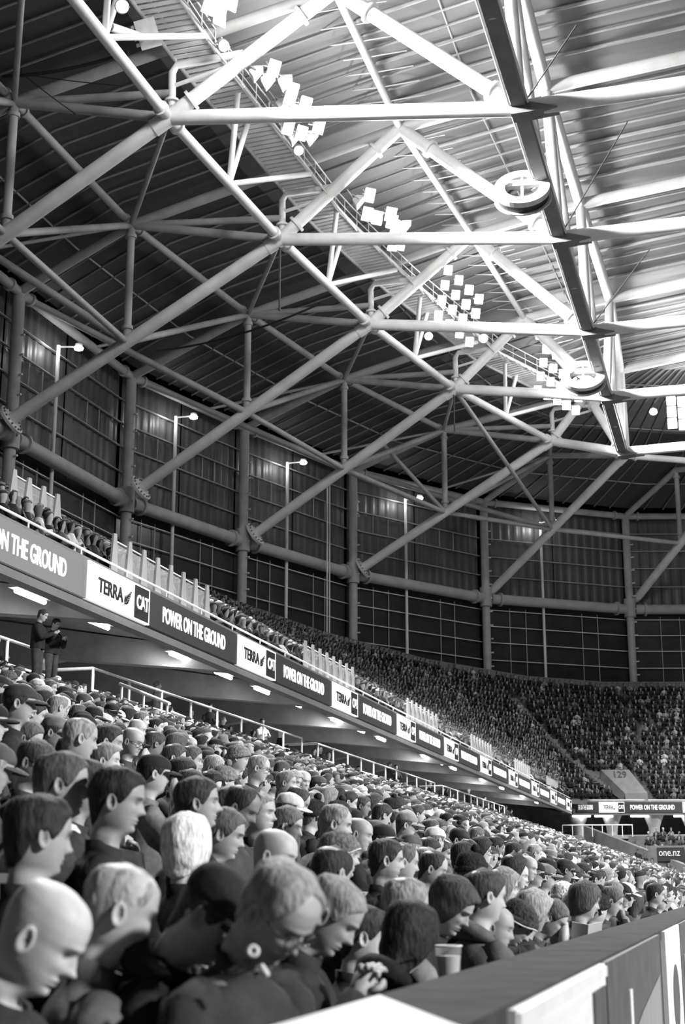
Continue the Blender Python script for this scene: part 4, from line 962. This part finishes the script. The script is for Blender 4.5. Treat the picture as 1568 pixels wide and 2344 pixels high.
def person(meshes, hc, head_at, yaw, skin, hair, cloth, label, group=None, hatv=None, scale=1.0, trou=.04):
    o = bpy.data.objects.new('person', None); COL.objects.link(o); tag(o, label, 'person', group)
    c = Matrix.Rotation(yaw, 3, 'Z') @ Vector(hc) * scale
    base = Vector((0, 0, -1.10))        # empty at the feet
    o.location = Vector(head_at) - c + base * scale; o.rotation_euler = (0, 0, yaw); o.scale = (scale,) * 3
    for nm, me in meshes:
        k = bpy.data.objects.new(nm, me); COL.objects.link(k); k.parent = o; k.location = (0, 0, 1.10)
        v = {'body': skin, 'hair': hair, 'jacket': cloth, 'trousers': trou, 'beanie': hatv, 'cap': hatv, 'glasses': .03}[nm]
        v = .1 if v is None else v
        k.color = (v, v, v, 1)
    return o
FANS = [
 ((-1.582, 3.131, -0.105), 8, 0.62, 0.500, 0.040, dict(bald=True,hp=24,lean=10,fat=1.08,glasses=False,nose=1.15,seed=1), 'bald older man with bowed head at the bottom left corner', None),
 ((-1.629, 3.67, -0.056), 26, 0.55, 0.420, 0.160, dict(hair='receding',off=.002,hp=10,lean=8,fat=1.05,nose=1.3,seed=2,collar=.07), 'man with cropped pale hair in sharp right profile, front row, grey collar', None),
 ((-1.39, 3.739, -0.067), 0, 0.42, 0.040, 0.030, dict(hat='cap',hair='short',hp=30,lean=12,hood=True,arms='chin',seed=3), 'person in black cap with pale logo looking down, between two front row men', 0.03),
 ((-1.151, 3.57, -0.056), -22, 0.40, 0.300, 0.050, dict(hair='receding',glasses=True,hp=32,lean=14,fat=1.06,seed=4,stubble=.2,off=.008), 'man in spectacles with swept grey hair bowing his head, front row centre', None),
 ((-1.339, 4.72, -0.083), 4, 0.42, 0.300, 0.035, dict(hair='short',hp=24,lean=14,seed=5,fat=1.04,collar=.075,off=.007,arms='raise'), 'grey-haired man in dark coat leaning forward, beside the bowing man in spectacles', None),
 ((-1.564, 6.034, -0.193), 16, 0.60, 0.050, 0.030, dict(hair='short',hp=4,lean=8,seed=6), 'pale face half hidden just right of the grey-haired man in dark coat', None),
 ((-1.283, 5.642, -0.176), 52, 0.30, 0.025, 0.025, dict(hair='long',hood=True,hp=10,lean=14,arms='phone',seed=7), 'person with long black hair and dark hood turned away, above the wall cap', None),
 ((-1.457, 6.345, -0.073), 40, 0.45, 0.280, 0.220, dict(hair='short',off=.005,hp=4,lean=6,seed=8,hood=True), 'close-cropped head with pale hood behind the long black hair', None),
 ((-1.307, 6.615, -0.075), -8, 0.42, 0.070, 0.030, dict(hair='bob',hp=20,lean=14,seed=9,collar=.08), 'dark curly-haired woman looking down with a pale scarf end, front row', None),
 ((-1.312, 8.612, -0.195), 10, 0.40, 0.040, 0.030, dict(hat='beanie',hair='short',hp=26,lean=18,arms='clasp',hood=True,seed=10), 'hunched fan in dark knit hat with white rim line by the wall', 0.06),
 ((-1.586, 9.819, 0.009), 14, 0.45, 0.260, 0.050, dict(hair='long',hp=6,seed=11), 'woman with long fair hair behind the hunched fan in dark knit hat', None),
 ((-1.282, 9.957, -0.19), 2, 0.45, 0.140, 0.100, dict(hair='short',hp=22,lean=16,arms='chin',seed=12), 'boy with tousled brown hair leaning over the wall, right of the hunched fan', None),
 ((-1.54, 12.831, -0.07), 22, 0.55, 0.500, 0.300, dict(hat='beanie',hair='short',hp=4,seed=13), 'child in a bright white knit hat behind the leaning boy', 0.8),
 ((-1.115, 10.513, -0.081), 20, 0.40, 0.090, 0.090, dict(hair='bob',hp=8,seed=14), 'brown-haired woman in profile near the folded programme', None),
 ((-1.148, 12.949, -0.106), 10, 0.42, 0.120, 0.060, dict(hair='short',hp=12,lean=12,arms='phone',seed=15), 'short-haired man holding a pale leaflet at the wall', None),
 ((-1.265, 16.083, -0.068), 20, 0.45, 0.100, 0.060, dict(hat='cap',hair='short',hp=8,seed=16), 'front row fan in a white cap far along the wall', 0.7),
 ((-1.039, 17.571, -0.064), 15, 0.40, 0.050, 0.040, dict(hair='short',hp=8,seed=17), 'dark-haired fan at the wall near the right edge', None),
 ((-2.126, 4.143, 0.16), 42, 0.40, 0.035, 0.030, dict(hair='short',hp=4,lean=4,seed=18,fat=1.06), 'thick dark-haired man seen from behind at the left edge, ear showing', None),
 ((-2.514, 5.064, 0.386), 24, 0.38, 0.100, 0.050, dict(hair='short',hp=4,lean=2,seed=19), 'brown-haired man with a white hood collar at the left', None),
 ((-2.883, 6.038, 0.449), 18, 0.38, 0.060, 0.040, dict(hair='short',hp=6,seed=20), 'dark-haired man in profile just right of the white hood collar', None),
 ((-2.278, 5.064, 0.322), 14, 0.36, 0.030, 0.035, dict(hair='short',hp=6,lean=4,seed=21,fat=1.05), 'broad dark-haired man in profile behind the cropped pale head', None),
 ((-2.228, 5.653, 0.171), 84, 0.50, 0.780, 0.020, dict(hair='bob',off=.022,hp=0,lean=0,seed=22), 'white-haired person seen from behind in black coat', None),
 ((-2.495, 6.84, 0.263), 12, 0.38, 0.120, 0.040, dict(hair='short',hp=10,seed=23,off=.014), 'brown-haired fan with a pale collar right of the white-haired person', None),
 ((-2.517, 6.526, 0.396), 20, 0.36, 0.050, 0.020, dict(hair='short',hp=0,lean=0,seed=24,nose=1.15), 'dark-haired man in black in clear profile above the white-haired person', None),
 ((-3.021, 8.366, 0.467), 26, 0.36, 0.045, 0.040, dict(hair='short',hp=8,seed=25), 'dark-haired man partly hidden behind the man in clear profile', None),
 ((-2.784, 8.234, 0.432), -4, 0.42, 0.240, 0.050, dict(hair='short',off=.006,hp=2,lean=0,fat=1.1,seed=26,collar=.07), 'heavy-set grey-haired man with a pale collar line facing right', None),
 ((-2.885, 9.105, 0.396), 14, 0.42, 0.140, 0.050, dict(hair='short',off=.014,hp=10,seed=27), 'curly-haired fan below the white-topped cap', None),
 ((-3.351, 10.64, 0.587), 16, 0.42, 0.100, 0.050, dict(hat='cap',hair='short',hp=10,seed=28), 'fan wearing a cap with a bright white crown', 0.75),
 ((-2.513, 8.968, 0.4), 12, 0.44, 0.280, 0.050, dict(hair='receding',hp=8,seed=29,fat=1.05), 'older balding man in profile above the grey knit hat', None),
 ((-2.147, 7.735, 0.176), 20, 0.42, 0.200, 0.040, dict(hat='beanie',hair='short',hp=2,lean=4,seed=30,collar=.08), 'man in a grey knit hat with a pale brim line, turned right', 0.17),
 ((-2.115, 8.697, 0.168), 18, 0.42, 0.050, 0.030, dict(hair='short',hp=2,seed=31,stubble=.3), 'dark-haired man in profile right of the grey knit hat', None),
 ((-2.166, 9.366, 0.169), 24, 0.42, 0.120, 0.060, dict(hair='receding',hp=6,seed=32), 'narrow-faced man just right of the dark-haired profile', None),
 ((-2.236, 10.428, 0.169), 10, 0.40, 0.220, 0.100, dict(hair='short',off=.005,hp=16,seed=33), 'man with clipped grey hair and bowed head, middle of the crowd', None),
 ((-2.979, 11.885, 0.43), 6, 0.42, 0.100, 0.080, dict(hat='cap',hair='short',hp=10,seed=34), 'fan in a grey cap behind the narrow-faced man', 0.18),
 ((-3.115, 13.636, 0.588), 14, 0.44, 0.100, 0.080, dict(hat='cap',hair='short',hp=8,seed=35), 'fan in a pale round-topped cap above the bowed grey head', 0.3),
 ((-2.807, 13.784, 0.357), 4, 0.42, 0.100, 0.200, dict(hair='short',hp=18,lean=14,seed=36,arms='clasp',hood=True), 'fan in a pale padded coat with a black badge', None),
 ((-2.283, 12.123, 0.259), 30, 0.40, 0.040, 0.020, dict(hair='short',hp=4,seed=37,stand=True), 'tall man in black standing up in the middle of the crowd', None),
 ((-4.717, 8.949, 0.999), 12, 0.42, 0.120, 0.050, dict(hair='short',hp=16,lean=8,seed=38,glasses=True), 'young man in spectacles bending forward at the left', None),
 ((-4.411, 8.242, 1.144), 20, 0.40, 0.050, 0.030, dict(hat='cap',hair='short',hp=4,seed=39), 'man in a dark cap at the left edge', 0.06),
 ((-5.963, 11.654, 1.393), 10, 0.50, 0.100, 0.200, dict(hair='short',hp=10,seed=40), 'pale-faced fan beside the young man in spectacles', None),
 ((-3.704, 7.669, 0.847), 36, 0.42, 0.300, 0.060, dict(hair='receding',off=.003,hp=6,seed=41), 'balding man with a pale crown, fourth row at the left', None),
 ((-4.404, 9.596, 1.028), 16, 0.40, 0.050, 0.040, dict(hair='short',hp=6,seed=42), 'dark-haired man right of the pale balding crown', None),
 ((-5.056, 11.507, 1.231), -6, 0.42, 0.100, 0.060, dict(bald=True,glasses=True,hp=12,fat=1.08,seed=43), 'bald man in spectacles with a striped scarf', None),
 ((-6.095, 14.398, 1.231), 4, 0.42, 0.100, 0.020, dict(hair='short',hp=6,seed=44,bulk=.035), 'fan in a black coat with a white chevron across the shoulders', None),
 ((-4.718, 11.638, 1.092), 22, 0.40, 0.080, 0.050, dict(hair='short',hp=6,seed=45,hood=True), 'dark-haired fan right of the white chevron', None),
 ((-4.733, 12.069, 1.117), 20, 0.40, 0.100, 0.500, dict(hair='short',hp=6,seed=46), 'fan in a white hooded top right of the chevron coat', None),
 ((-4.629, 13.049, 1.209), 16, 0.40, 0.200, 0.050, dict(hat='beanie',hair='short',hp=6,seed=47), 'fan in a round grey knit hat above the curly-haired fan', 0.22),
 ((-4.292, 12.673, 1.077), 10, 0.46, 0.300, 0.070, dict(hair='receding',hp=8,glasses=True,seed=48), 'grey man in spectacles right of the round grey knit hat', None),
 ((-13.665, 26.305, 5.461), 8, 0.36, 0.040, 0.020, dict(hair='short',hp=18,lean=4,arms='phone',stand=True,seed=49), 'taller of two people in black standing under the LED ribbon', None),
 ((-15.166, 29.868, 5.976), -16, 0.36, 0.040, 0.020, dict(hair='short',hp=20,lean=4,arms='phone',stand=True,seed=50), 'shorter of two people in black standing under the LED ribbon', None),
]
# ================================================================== crowd
for i in range(ROWS):
    part('seat_row', low, M_SEAT, lambda m_: (m_.box((row_x(i) - .19, 54, row_z(i) + .62), (.05, 116, .42)), m_.box((row_x(i) + .03, 54, row_z(i) + .43), (.4, 116, .05))))
PLACED = []
HAIRW = lambda v: 'white' if v > .5 else 'grey' if v > .18 else 'fair' if v > .13 else 'brown' if v > .07 else 'dark'
for k, (p, yaw, sk, ha, cl, kw, lb, hv) in enumerate(FANS):
    sp_ = Spec(**kw); d_ = Vector(p).length
    ms, hc = person_meshes(sp_, 0 if d_ < 9.5 else 1)
    o = person(ms, hc, p, math.radians(yaw), sk, ha, cl, lb, 'spectators picked out in the nearest rows', hatv=hv)
    PLACED.append((p[0], p[1])); 
    if 'white hood collar' in lb or 'white hooded top' in lb:
        po = Pose(sp_.hy, sp_.hp, sp_.hr, sp_.lean); pm = PM(); a = np.linspace(.9, 2 * np.pi - .9, 18)
        pm.tube([np.array([.105 * math.cos(q) - .04, .12 * math.sin(q), -.085 - .035 * math.cos(q)]) for q in a], [.02] + [.035 + .03 * max(0, -math.cos(q)) for q in a[1:-1]] + [.02], 10)
        h_ = bpy.data.objects.new('white_hood', pm.xf(po.torso).mesh('white_hood', M_KNIT)); COL.objects.link(h_); h_.parent = o; h_.location = (0, 0, 1.10); h_.color = (.75,) * 3 + (1,); h_['label'] = 'white hood lying on the shoulders'
    if 'chevron' in lb and 'black coat' in lb:
        pm = PM(); V_ = []
        for s, z0 in ((-.21, -.15), (-.11, -.20), (0, -.26), (.11, -.20), (.21, -.15)):
            V_ += [[-.155 + .25 * abs(s) * .4, s, z0], [-.16 + .25 * abs(s) * .4, s, z0 - .075]]
        for y_ in range(2): pass
        pm.add(np.array(V_ + [[v[0] - .008, v[1], v[2]] for v in V_]), [(2 * i, 2 * i + 1, 2 * i + 3, 2 * i + 2) for i in range(4)] + [(10 + 2 * i, 12 + 2 * i, 13 + 2 * i, 11 + 2 * i) for i in range(4)])
        h_ = bpy.data.objects.new('chevron', pm.mesh('chevron', M_CLOTH)); COL.objects.link(h_); h_.parent = o; h_.location = (0, 0, 1.10); h_.color = (.8,) * 3 + (1,); h_['label'] = 'white chevron stripe'
    if 'pale logo' in lb:
        po = Pose(sp_.hy, sp_.hp, sp_.hr, sp_.lean); pm = PM(); n_ = 7; a = np.linspace(-.42, -.05, n_); rows = []
        for z_ in (.172, .186, .198):
            x, y = head_surface(a, np.full(n_, z_), 1.0, False); rows.append(np.stack([x * 1.15 + .006, y * 1.15, np.full(n_, z_)], 1))
        pm.add(np.concatenate(rows), grid_faces(3, n_, False))
        h_ = bpy.data.objects.new('logo_patch', pm.xf(po.head).xf(po.torso).mesh('logo_patch', M_CLOTH)); COL.objects.link(h_); h_.parent = o; h_.location = (0, 0, 1.10); h_.color = (.7,) * 3 + (1,); h_['label'] = 'pale logo patch'
    if 'rim line' in lb or 'brim line' in lb:
        po = Pose(sp_.hy, sp_.hp, sp_.hr, sp_.lean); pm = PM(); a = np.linspace(-np.pi, np.pi, 33); h__ = np.interp(np.degrees(np.abs(a)), *HL['beanie'])
        x, y = head_surface(a, h__ + .02, sp_.fat, False); pm.tube([np.array([x[q] * 1.29, y[q] * 1.32, h__[q] + .004]) for q in range(33)], [.004] * 33, 6)
        h_ = bpy.data.objects.new('hat_trim', pm.xf(po.head).xf(po.torso).mesh('hat_trim', M_KNIT)); COL.objects.link(h_); h_.parent = o; h_.location = (0, 0, 1.10); h_.color = (.75,) * 3 + (1,)
# ------------------------------------------------------------------ rows of spectators: the nearest in view are individuals
def in_view(x, y, z, mx=.262, top=.40, bot=.385):
    ca, sa = math.cos(YAW), math.sin(YAW); r = x * ca + y * sa; fh = -x * sa + y * ca
    cp, s_ = math.cos(PITCH), math.sin(PITCH); fz = fh * cp + z * s_; u = -fh * s_ + z * cp
    return fz > 1.5 and abs(r / fz) < mx and -bot < u / fz < top
KINDS_ = [('short', None, 'short'), ('short', None, 'short'), ('receding', None, 'thinning'), ('bob', None, 'chin-length'), ('long', None, 'long'), ('short', 'cap', 'cap'), ('short', 'beanie', 'knit hat'), ('bald', None, 'bald'), ('short', None, 'short'), ('short', None, 'short'), ('short', 'cap', 'cap')]
POOL = []
prn = random.Random(5)
for i in range(20):
    hr_, ht_, nm = KINDS_[i] if i < 8 else prn.choice(KINDS_)
    sp_ = Spec(hair='short' if hr_ == 'bald' else hr_, hat=ht_, bald=hr_ == 'bald', hy=prn.uniform(-22, 22), hp=prn.choice([2, 6, 10, 18]), lean=prn.uniform(0, 13), fat=prn.uniform(.97, 1.09), nose=prn.uniform(.8, 1.25), arms=prn.choice(['lap', 'lap', 'fold', 'clasp', 'phone', 'chin']), bulk=prn.uniform(.018, .04), hood=prn.random() < .35, glasses=prn.random() < .2, pom=prn.random() < .4, seed=60 + i)
    POOL.append((person_meshes(sp_, 1), nm, sp_))
seats = []
for i in range(ROWS):
    for j in range(220):
        y = 2.2 + j * .50 + (i % 2) * .22
        x = row_x(i) + prn.uniform(-.08, .08); yy = y + prn.uniform(-.1, .1); z = -.10 + RDZ * i + prn.uniform(-.10, .07)
        if y > 106 or prn.random() < .05: continue
        if min((x - a) ** 2 + (yy - b) ** 2 for a, b in PLACED) < .42 ** 2: continue
        if not in_view(x, yy, z): continue
        seats.append((math.hypot(x, yy), i, x, yy, z))
seats.sort()
# what stands nearer than the picked-out front rows would block the view the photograph has
seats = [s for s in seats if not (s[0] < 6.2 and s[1] < 3) and not (s[0] < 4.2)]
NIND = 300 - len(FANS)
ind, rest = seats[:NIND], seats[NIND:]
byrow = {}
for s in ind: byrow.setdefault(s[1], []).append(s)
ordr = ['front', 'second', 'third', 'fourth', 'fifth', 'sixth', 'seventh', 'eighth', 'ninth', 'tenth', 'eleventh', 'twelfth', 'thirteenth', 'fourteenth', 'fifteenth', 'sixteenth', 'seventeenth', 'eighteenth', 'nineteenth', 'twentieth', 'twenty-first', 'twenty-second', 'twenty-third']
def nth(n):
    return '%d%s' % (n, 'th' if 10 < n % 100 < 14 else {1: 'st', 2: 'nd', 3: 'rd'}.get(n % 10, 'th'))
for i, L_ in byrow.items():
    L_.sort(key=lambda s: s[3])
    for n, (d_, i_, x, y, z) in enumerate(L_):
        (ms, hc), nm, sp_ = prn.choice(POOL)
        hair = prn.choice([.025, .03, .035, .04, .05, .06, .08, .10, .14, .22, .35]); cl = prn.choice([.02, .025, .03, .03, .04, .05, .06, .08, .12, .2, .45]); hv = prn.choice([.03, .03, .05, .06, .1, .2, .6]); sk = prn.choice([.22, .34, .38, .42, .46, .5])
        ct = 'white' if cl > .4 else 'grey' if cl > .1 else 'dark'
        hw = 'white' if hv > .4 else 'grey' if hv > .08 else 'black'
        look = 'bald fan' if nm == 'bald' else 'fan in a %s %s' % (hw, nm) if nm in ('cap', 'knit hat') else 'fan with %s %s hair' % (nm, HAIRW(hair))
        lb = '%s and %s coat, %s row from the wall, %s along' % (look, ct, ordr[i], nth(n + 1))
        person(ms, hc, (x, y, z), math.radians(prn.gauss(16, 20)), sk, hair, cl, lb, 'spectators in the lower rows', hatv=hv, scale=prn.uniform(.95, 1.05))
# ------------------------------------------------------------------ the rest of the crowd, too many to pick apart
def low_base(nh, zh, nt, tz, hair):
    V_ = []; F_ = []; C_ = []; n = 0
    def grid(P, nr, nc, ch):
        nonlocal n
        V_.append(P); F_.append(grid_faces(nr, nc) + n); C_.append(np.full(len(P), ch)); n += len(P)
    zz = np.array(zh); t = np.linspace(-np.pi, np.pi, nh, endpoint=False) + .0; T, Z = np.meshgrid(t, zz); x, y = head_surface(T, Z, 1.0, True, 1.6); grid(np.stack([x, y, Z], -1).reshape(-1, 3), len(zz), nh, 0)
    ang, hz = HL[hair]; h = np.interp(np.degrees(np.abs(t)), ang, hz); v = np.linspace(0, 1, 4)[:, None]; Z = .2315 + (h - .2315) * v; x, y = head_surface(np.broadcast_to(t, Z.shape), np.maximum(Z, -.02), 1.0, False)
    P = np.stack([x, y, Z], -1).reshape(-1, 3); nn = P - np.array([-.01, 0, .1]); nn /= np.linalg.norm(nn, axis=1, keepdims=True); grid(P + nn * .014, 4, nh, 1)
    zz = np.array(tz); t = np.linspace(-np.pi, np.pi, nt, endpoint=False); T, Z = np.meshgrid(t, zz); f, b, w_ = prof(Z, Ff) + .03, prof(Z, Bb) + .03, prof(Z, Ww) + .04
    x = np.where(np.cos(T) > 0, f, b) * np.cos(T); grid(np.stack([x, w_ * np.sin(T), Z], -1).reshape(-1, 3), len(zz), nt, 2)
    for sd in (-1, 1):                     # forearms and hands held in front
        m = MB(); m.poly([(0, .2 * sd, -.2), (.12, .24 * sd, -.42), (.28, .06 * sd, -.36)], [.075, .065, .045], 5, None, False); P = np.array([tuple(p) for p in m.v]); V_.append(P); F_.append(np.array(m.f) + n); C_.append(np.full(len(P), 2)); n += len(P)
    return np.concatenate(V_), np.concatenate(F_), np.concatenate(C_)
LB_HI = [low_base(10, [.232, .21, .16, .12, .085, .05, .01, -.02, -.08], 8, [-.07, -.12, -.17, -.3, -.6], h) for h in ('short', 'long', 'cap', 'beanie')]
LB_LO = [low_base(7, [.232, .19, .12, .06, .0, -.08], 6, [-.08, -.15, -.3, -.6], h) for h in ('short', 'long', 'cap')]
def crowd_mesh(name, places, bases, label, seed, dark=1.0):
    rg = np.random.default_rng(seed); Vs, Fs, Ts = [], [], []; n = 0; pl = np.array(places); pick = rg.integers(0, len(bases), len(pl))
    for b, (BV, BF, BC) in enumerate(bases):
        P = pl[pick == b]; N_ = len(P)
        if not N_: continue
        yaw = P[:, 3] + rg.normal(0, .38, N_); c, s = np.cos(yaw), np.sin(yaw); sc_ = rg.uniform(.93, 1.06, N_)[:, None, None]
        X = BV[None] * sc_; X = np.stack([X[..., 0] * c[:, None] - X[..., 1] * s[:, None], X[..., 0] * s[:, None] + X[..., 1] * c[:, None], X[..., 2] - .115], -1) + P[:, None, :3]
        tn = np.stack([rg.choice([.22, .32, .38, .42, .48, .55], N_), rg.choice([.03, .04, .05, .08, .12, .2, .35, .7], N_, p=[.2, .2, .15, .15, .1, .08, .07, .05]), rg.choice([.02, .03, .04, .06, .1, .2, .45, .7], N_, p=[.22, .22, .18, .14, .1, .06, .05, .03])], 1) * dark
        Vs.append(X.reshape(-1, 3)); Ts.append(tn[:, BC].ravel()); Fs.append((BF[None] + (np.arange(N_) * len(BV))[:, None, None]).reshape(-1, 4) + n); n += N_ * len(BV)
    V_, F_, T_ = np.concatenate(Vs), np.concatenate(Fs), np.concatenate(Ts)
    me = bpy.data.meshes.new(name); me.vertices.add(len(V_)); me.vertices.foreach_set('co', V_.ravel()); me.loops.add(F_.size); me.loops.foreach_set('vertex_index', F_.ravel().astype(np.int32))
    me.polygons.add(len(F_)); me.polygons.foreach_set('loop_start', np.arange(0, F_.size, 4, dtype=np.int32)); me.polygons.foreach_set('use_smooth', np.ones(len(F_), bool)); me.update(calc_edges=True)
    at = me.color_attributes.new('tone', 'FLOAT_COLOR', 'POINT'); at.data.foreach_set('color', np.stack([T_, T_, T_, np.ones_like(T_)], 1).ravel()); me.materials.append(M_CROWD)
    o = bpy.data.objects.new(name, me); COL.objects.link(o); return tag(o, label, 'crowd', None, 'stuff')
near = [(x, y, z, .28) for d_, i, x, y, z in rest if d_ < 34]; far = [(x, y, z, .28) for d_, i, x, y, z in rest if d_ >= 34]
crowd_mesh('middle_crowd', near, LB_HI, 'dense crowd filling the middle of the lower stand', 21)
crowd_mesh('far_lower_crowd', far, LB_LO, 'distant crowd at the far end of the lower stand', 22)
# people standing about on the concourse behind the handrail
cc = [(-16.1 - prn.random() * 4.5, y + prn.uniform(-.5, .5), CZ + 1.52 + prn.uniform(-.12, .1), prn.uniform(-1, 1)) for y in np.arange(28, 112, .75) if prn.random() < .6]
cc = [c for c in cc if in_view(*c[:3])]
crowd_mesh('concourse_crowd', cc, LB_HI, 'people standing on the concourse behind the handrail', 23)
us, ue2 = [], []
AK = [(-18.3, 121.9, 16.4), (-17.78, 122.38, 15.78), (-15.74, 123.07, 13.34), (-13.6, 123.34, 10.96), (-11.2, 124.2, 9.2)]
AISLE = [tuple(path_at(AK, s)[0]) for s in np.arange(0, path_len(AK), .3)]
segs = [(a, b, (Vector(b[0]) - Vector(a[0])).length, (Vector(b[1]) - Vector(a[1])).length) for a, b in zip(BOWL, BOWL[1:])]
for j in range(UR):
    for q, (a, b, l0, l1) in enumerate(segs):
        L = l0 + (l1 - l0) * j / UR; n = int(L / .54)
        for i in range(n):
            t = (i + prn.random() * .4) / n; p = along(along(a[0], b[0], t), along(a[1], b[1], t), (j + .45) / UR)
            z = along(along(a[0], b[0], t), along(a[1], b[1], t), j / UR).z + 1.2 + prn.uniform(-.08, .06)
            if prn.random() < .08 or not in_view(p.x, p.y, z): continue
            d = (along(a[0], b[0], t) - along(a[1], b[1], t)); yaw = math.atan2(d.y, d.x)
            # stair aisle and vomitory of the end stand stay free
            if q >= 3 and any((p.x - a_[0]) ** 2 + (p.y - a_[1]) ** 2 + (p.z + .9 - a_[2]) ** 2 < .42 for a_ in AISLE): continue
            if q >= 5 and 7.0 < p.z + .9 < 10.2 and abs(p.x - (-10.1 + (9.75 - p.z - .9) * .85)) < 1.75: continue
            (us if q < 5 else ue2).append((p.x, p.y, z, yaw))
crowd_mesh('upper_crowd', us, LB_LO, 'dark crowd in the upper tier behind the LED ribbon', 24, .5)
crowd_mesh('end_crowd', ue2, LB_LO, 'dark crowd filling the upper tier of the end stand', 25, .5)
ec = [(x + prn.uniform(-.1, .1), 106.4 + i * .95, -1.3 + i * .36 + 1.2, -1.6) for i in range(14) for x in np.arange(-8.5 + .0 * i, 16, .6) if prn.random() < .55 and x > -9 + i * .1]
ec = [c for c in ec if in_view(*c[:3])]
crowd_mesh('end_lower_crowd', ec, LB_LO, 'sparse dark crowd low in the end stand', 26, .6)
st_ = empty('aisle_stair', AISLE[-1], 'pale stair aisle slanting down through the end stand crowd to the vomitory', 'stair')
for q_ in AISLE[::1]: part('tread', st_, M_VOM, lambda m_: m_.box(Vector(q_) - Vector((0, 0, .75)), (.55, .4, .3)))
# ------------------------------------------------------------------ small held things at the wall
c = Vector((-1.10, 5.5, -.275)); cu = empty('drinking_cup', c, 'clear plastic cup catching the light above the wall cap', 'cup')
part('wall', cu, M_GLASS, lambda m_: m_.poly([c - Vector((0, 0, .07)), c + Vector((0, 0, .065))], [.038, .05], 18, None, False))
part('drink', cu, M_HOUSE, lambda m_: m_.poly([c - Vector((0, 0, .065)), c + Vector((0, 0, .03))], [.036, .045], 16))
part('rim', cu, M_RAIL, lambda m_: m_.torus(c + Vector((0, 0, .065)), (0, 0, 1), .05, .004, 20, 6))
def leaflet(c, rx, rz, s, label):
    R = Matrix.Rotation(rz, 3, 'Z') @ Matrix.Rotation(rx, 3, 'X'); m_ = MB(); c = Vector(c)
    for sg in (-1, 1):
        Rf = R @ Matrix.Rotation(.35 * sg, 3, 'Z'); m_.box(c + Rf @ Vector((sg * s * .36, 0, 0)), (s * .72, .004, s), Rf)
    o = m_.build('leaflet', M_RAIL, at=c); tag(o, label, 'leaflet')
leaflet((-1.05, 10.0, -.30), .5, .3, .15, 'folded white programme held at the wall by the short-haired man')
leaflet((-1.0, 8.1, -.36), 1.0, -.2, .09, 'small pale ticket on the wall beside the hunched fan')
c = Vector((-1.145, 3.36, -.145)); m_ = MB(); m_.torus(c, (.3, -.9, .2), .011, .0055, 16, 8); tag(m_.build('white_ring', M_RAIL, at=c), 'small white ring in front of the person in black cap', 'ring')
c = Vector((-1.12, 3.37, -.19)); m_ = MB(); m_.poly([c + Vector((-.008, 0, .014)), c, c + Vector((.010, 0, -.012))], [.006, .009, .006], 10); tag(m_.build('white_toggle', M_RAIL, at=c), 'small white toggle below the white ring', 'toggle')
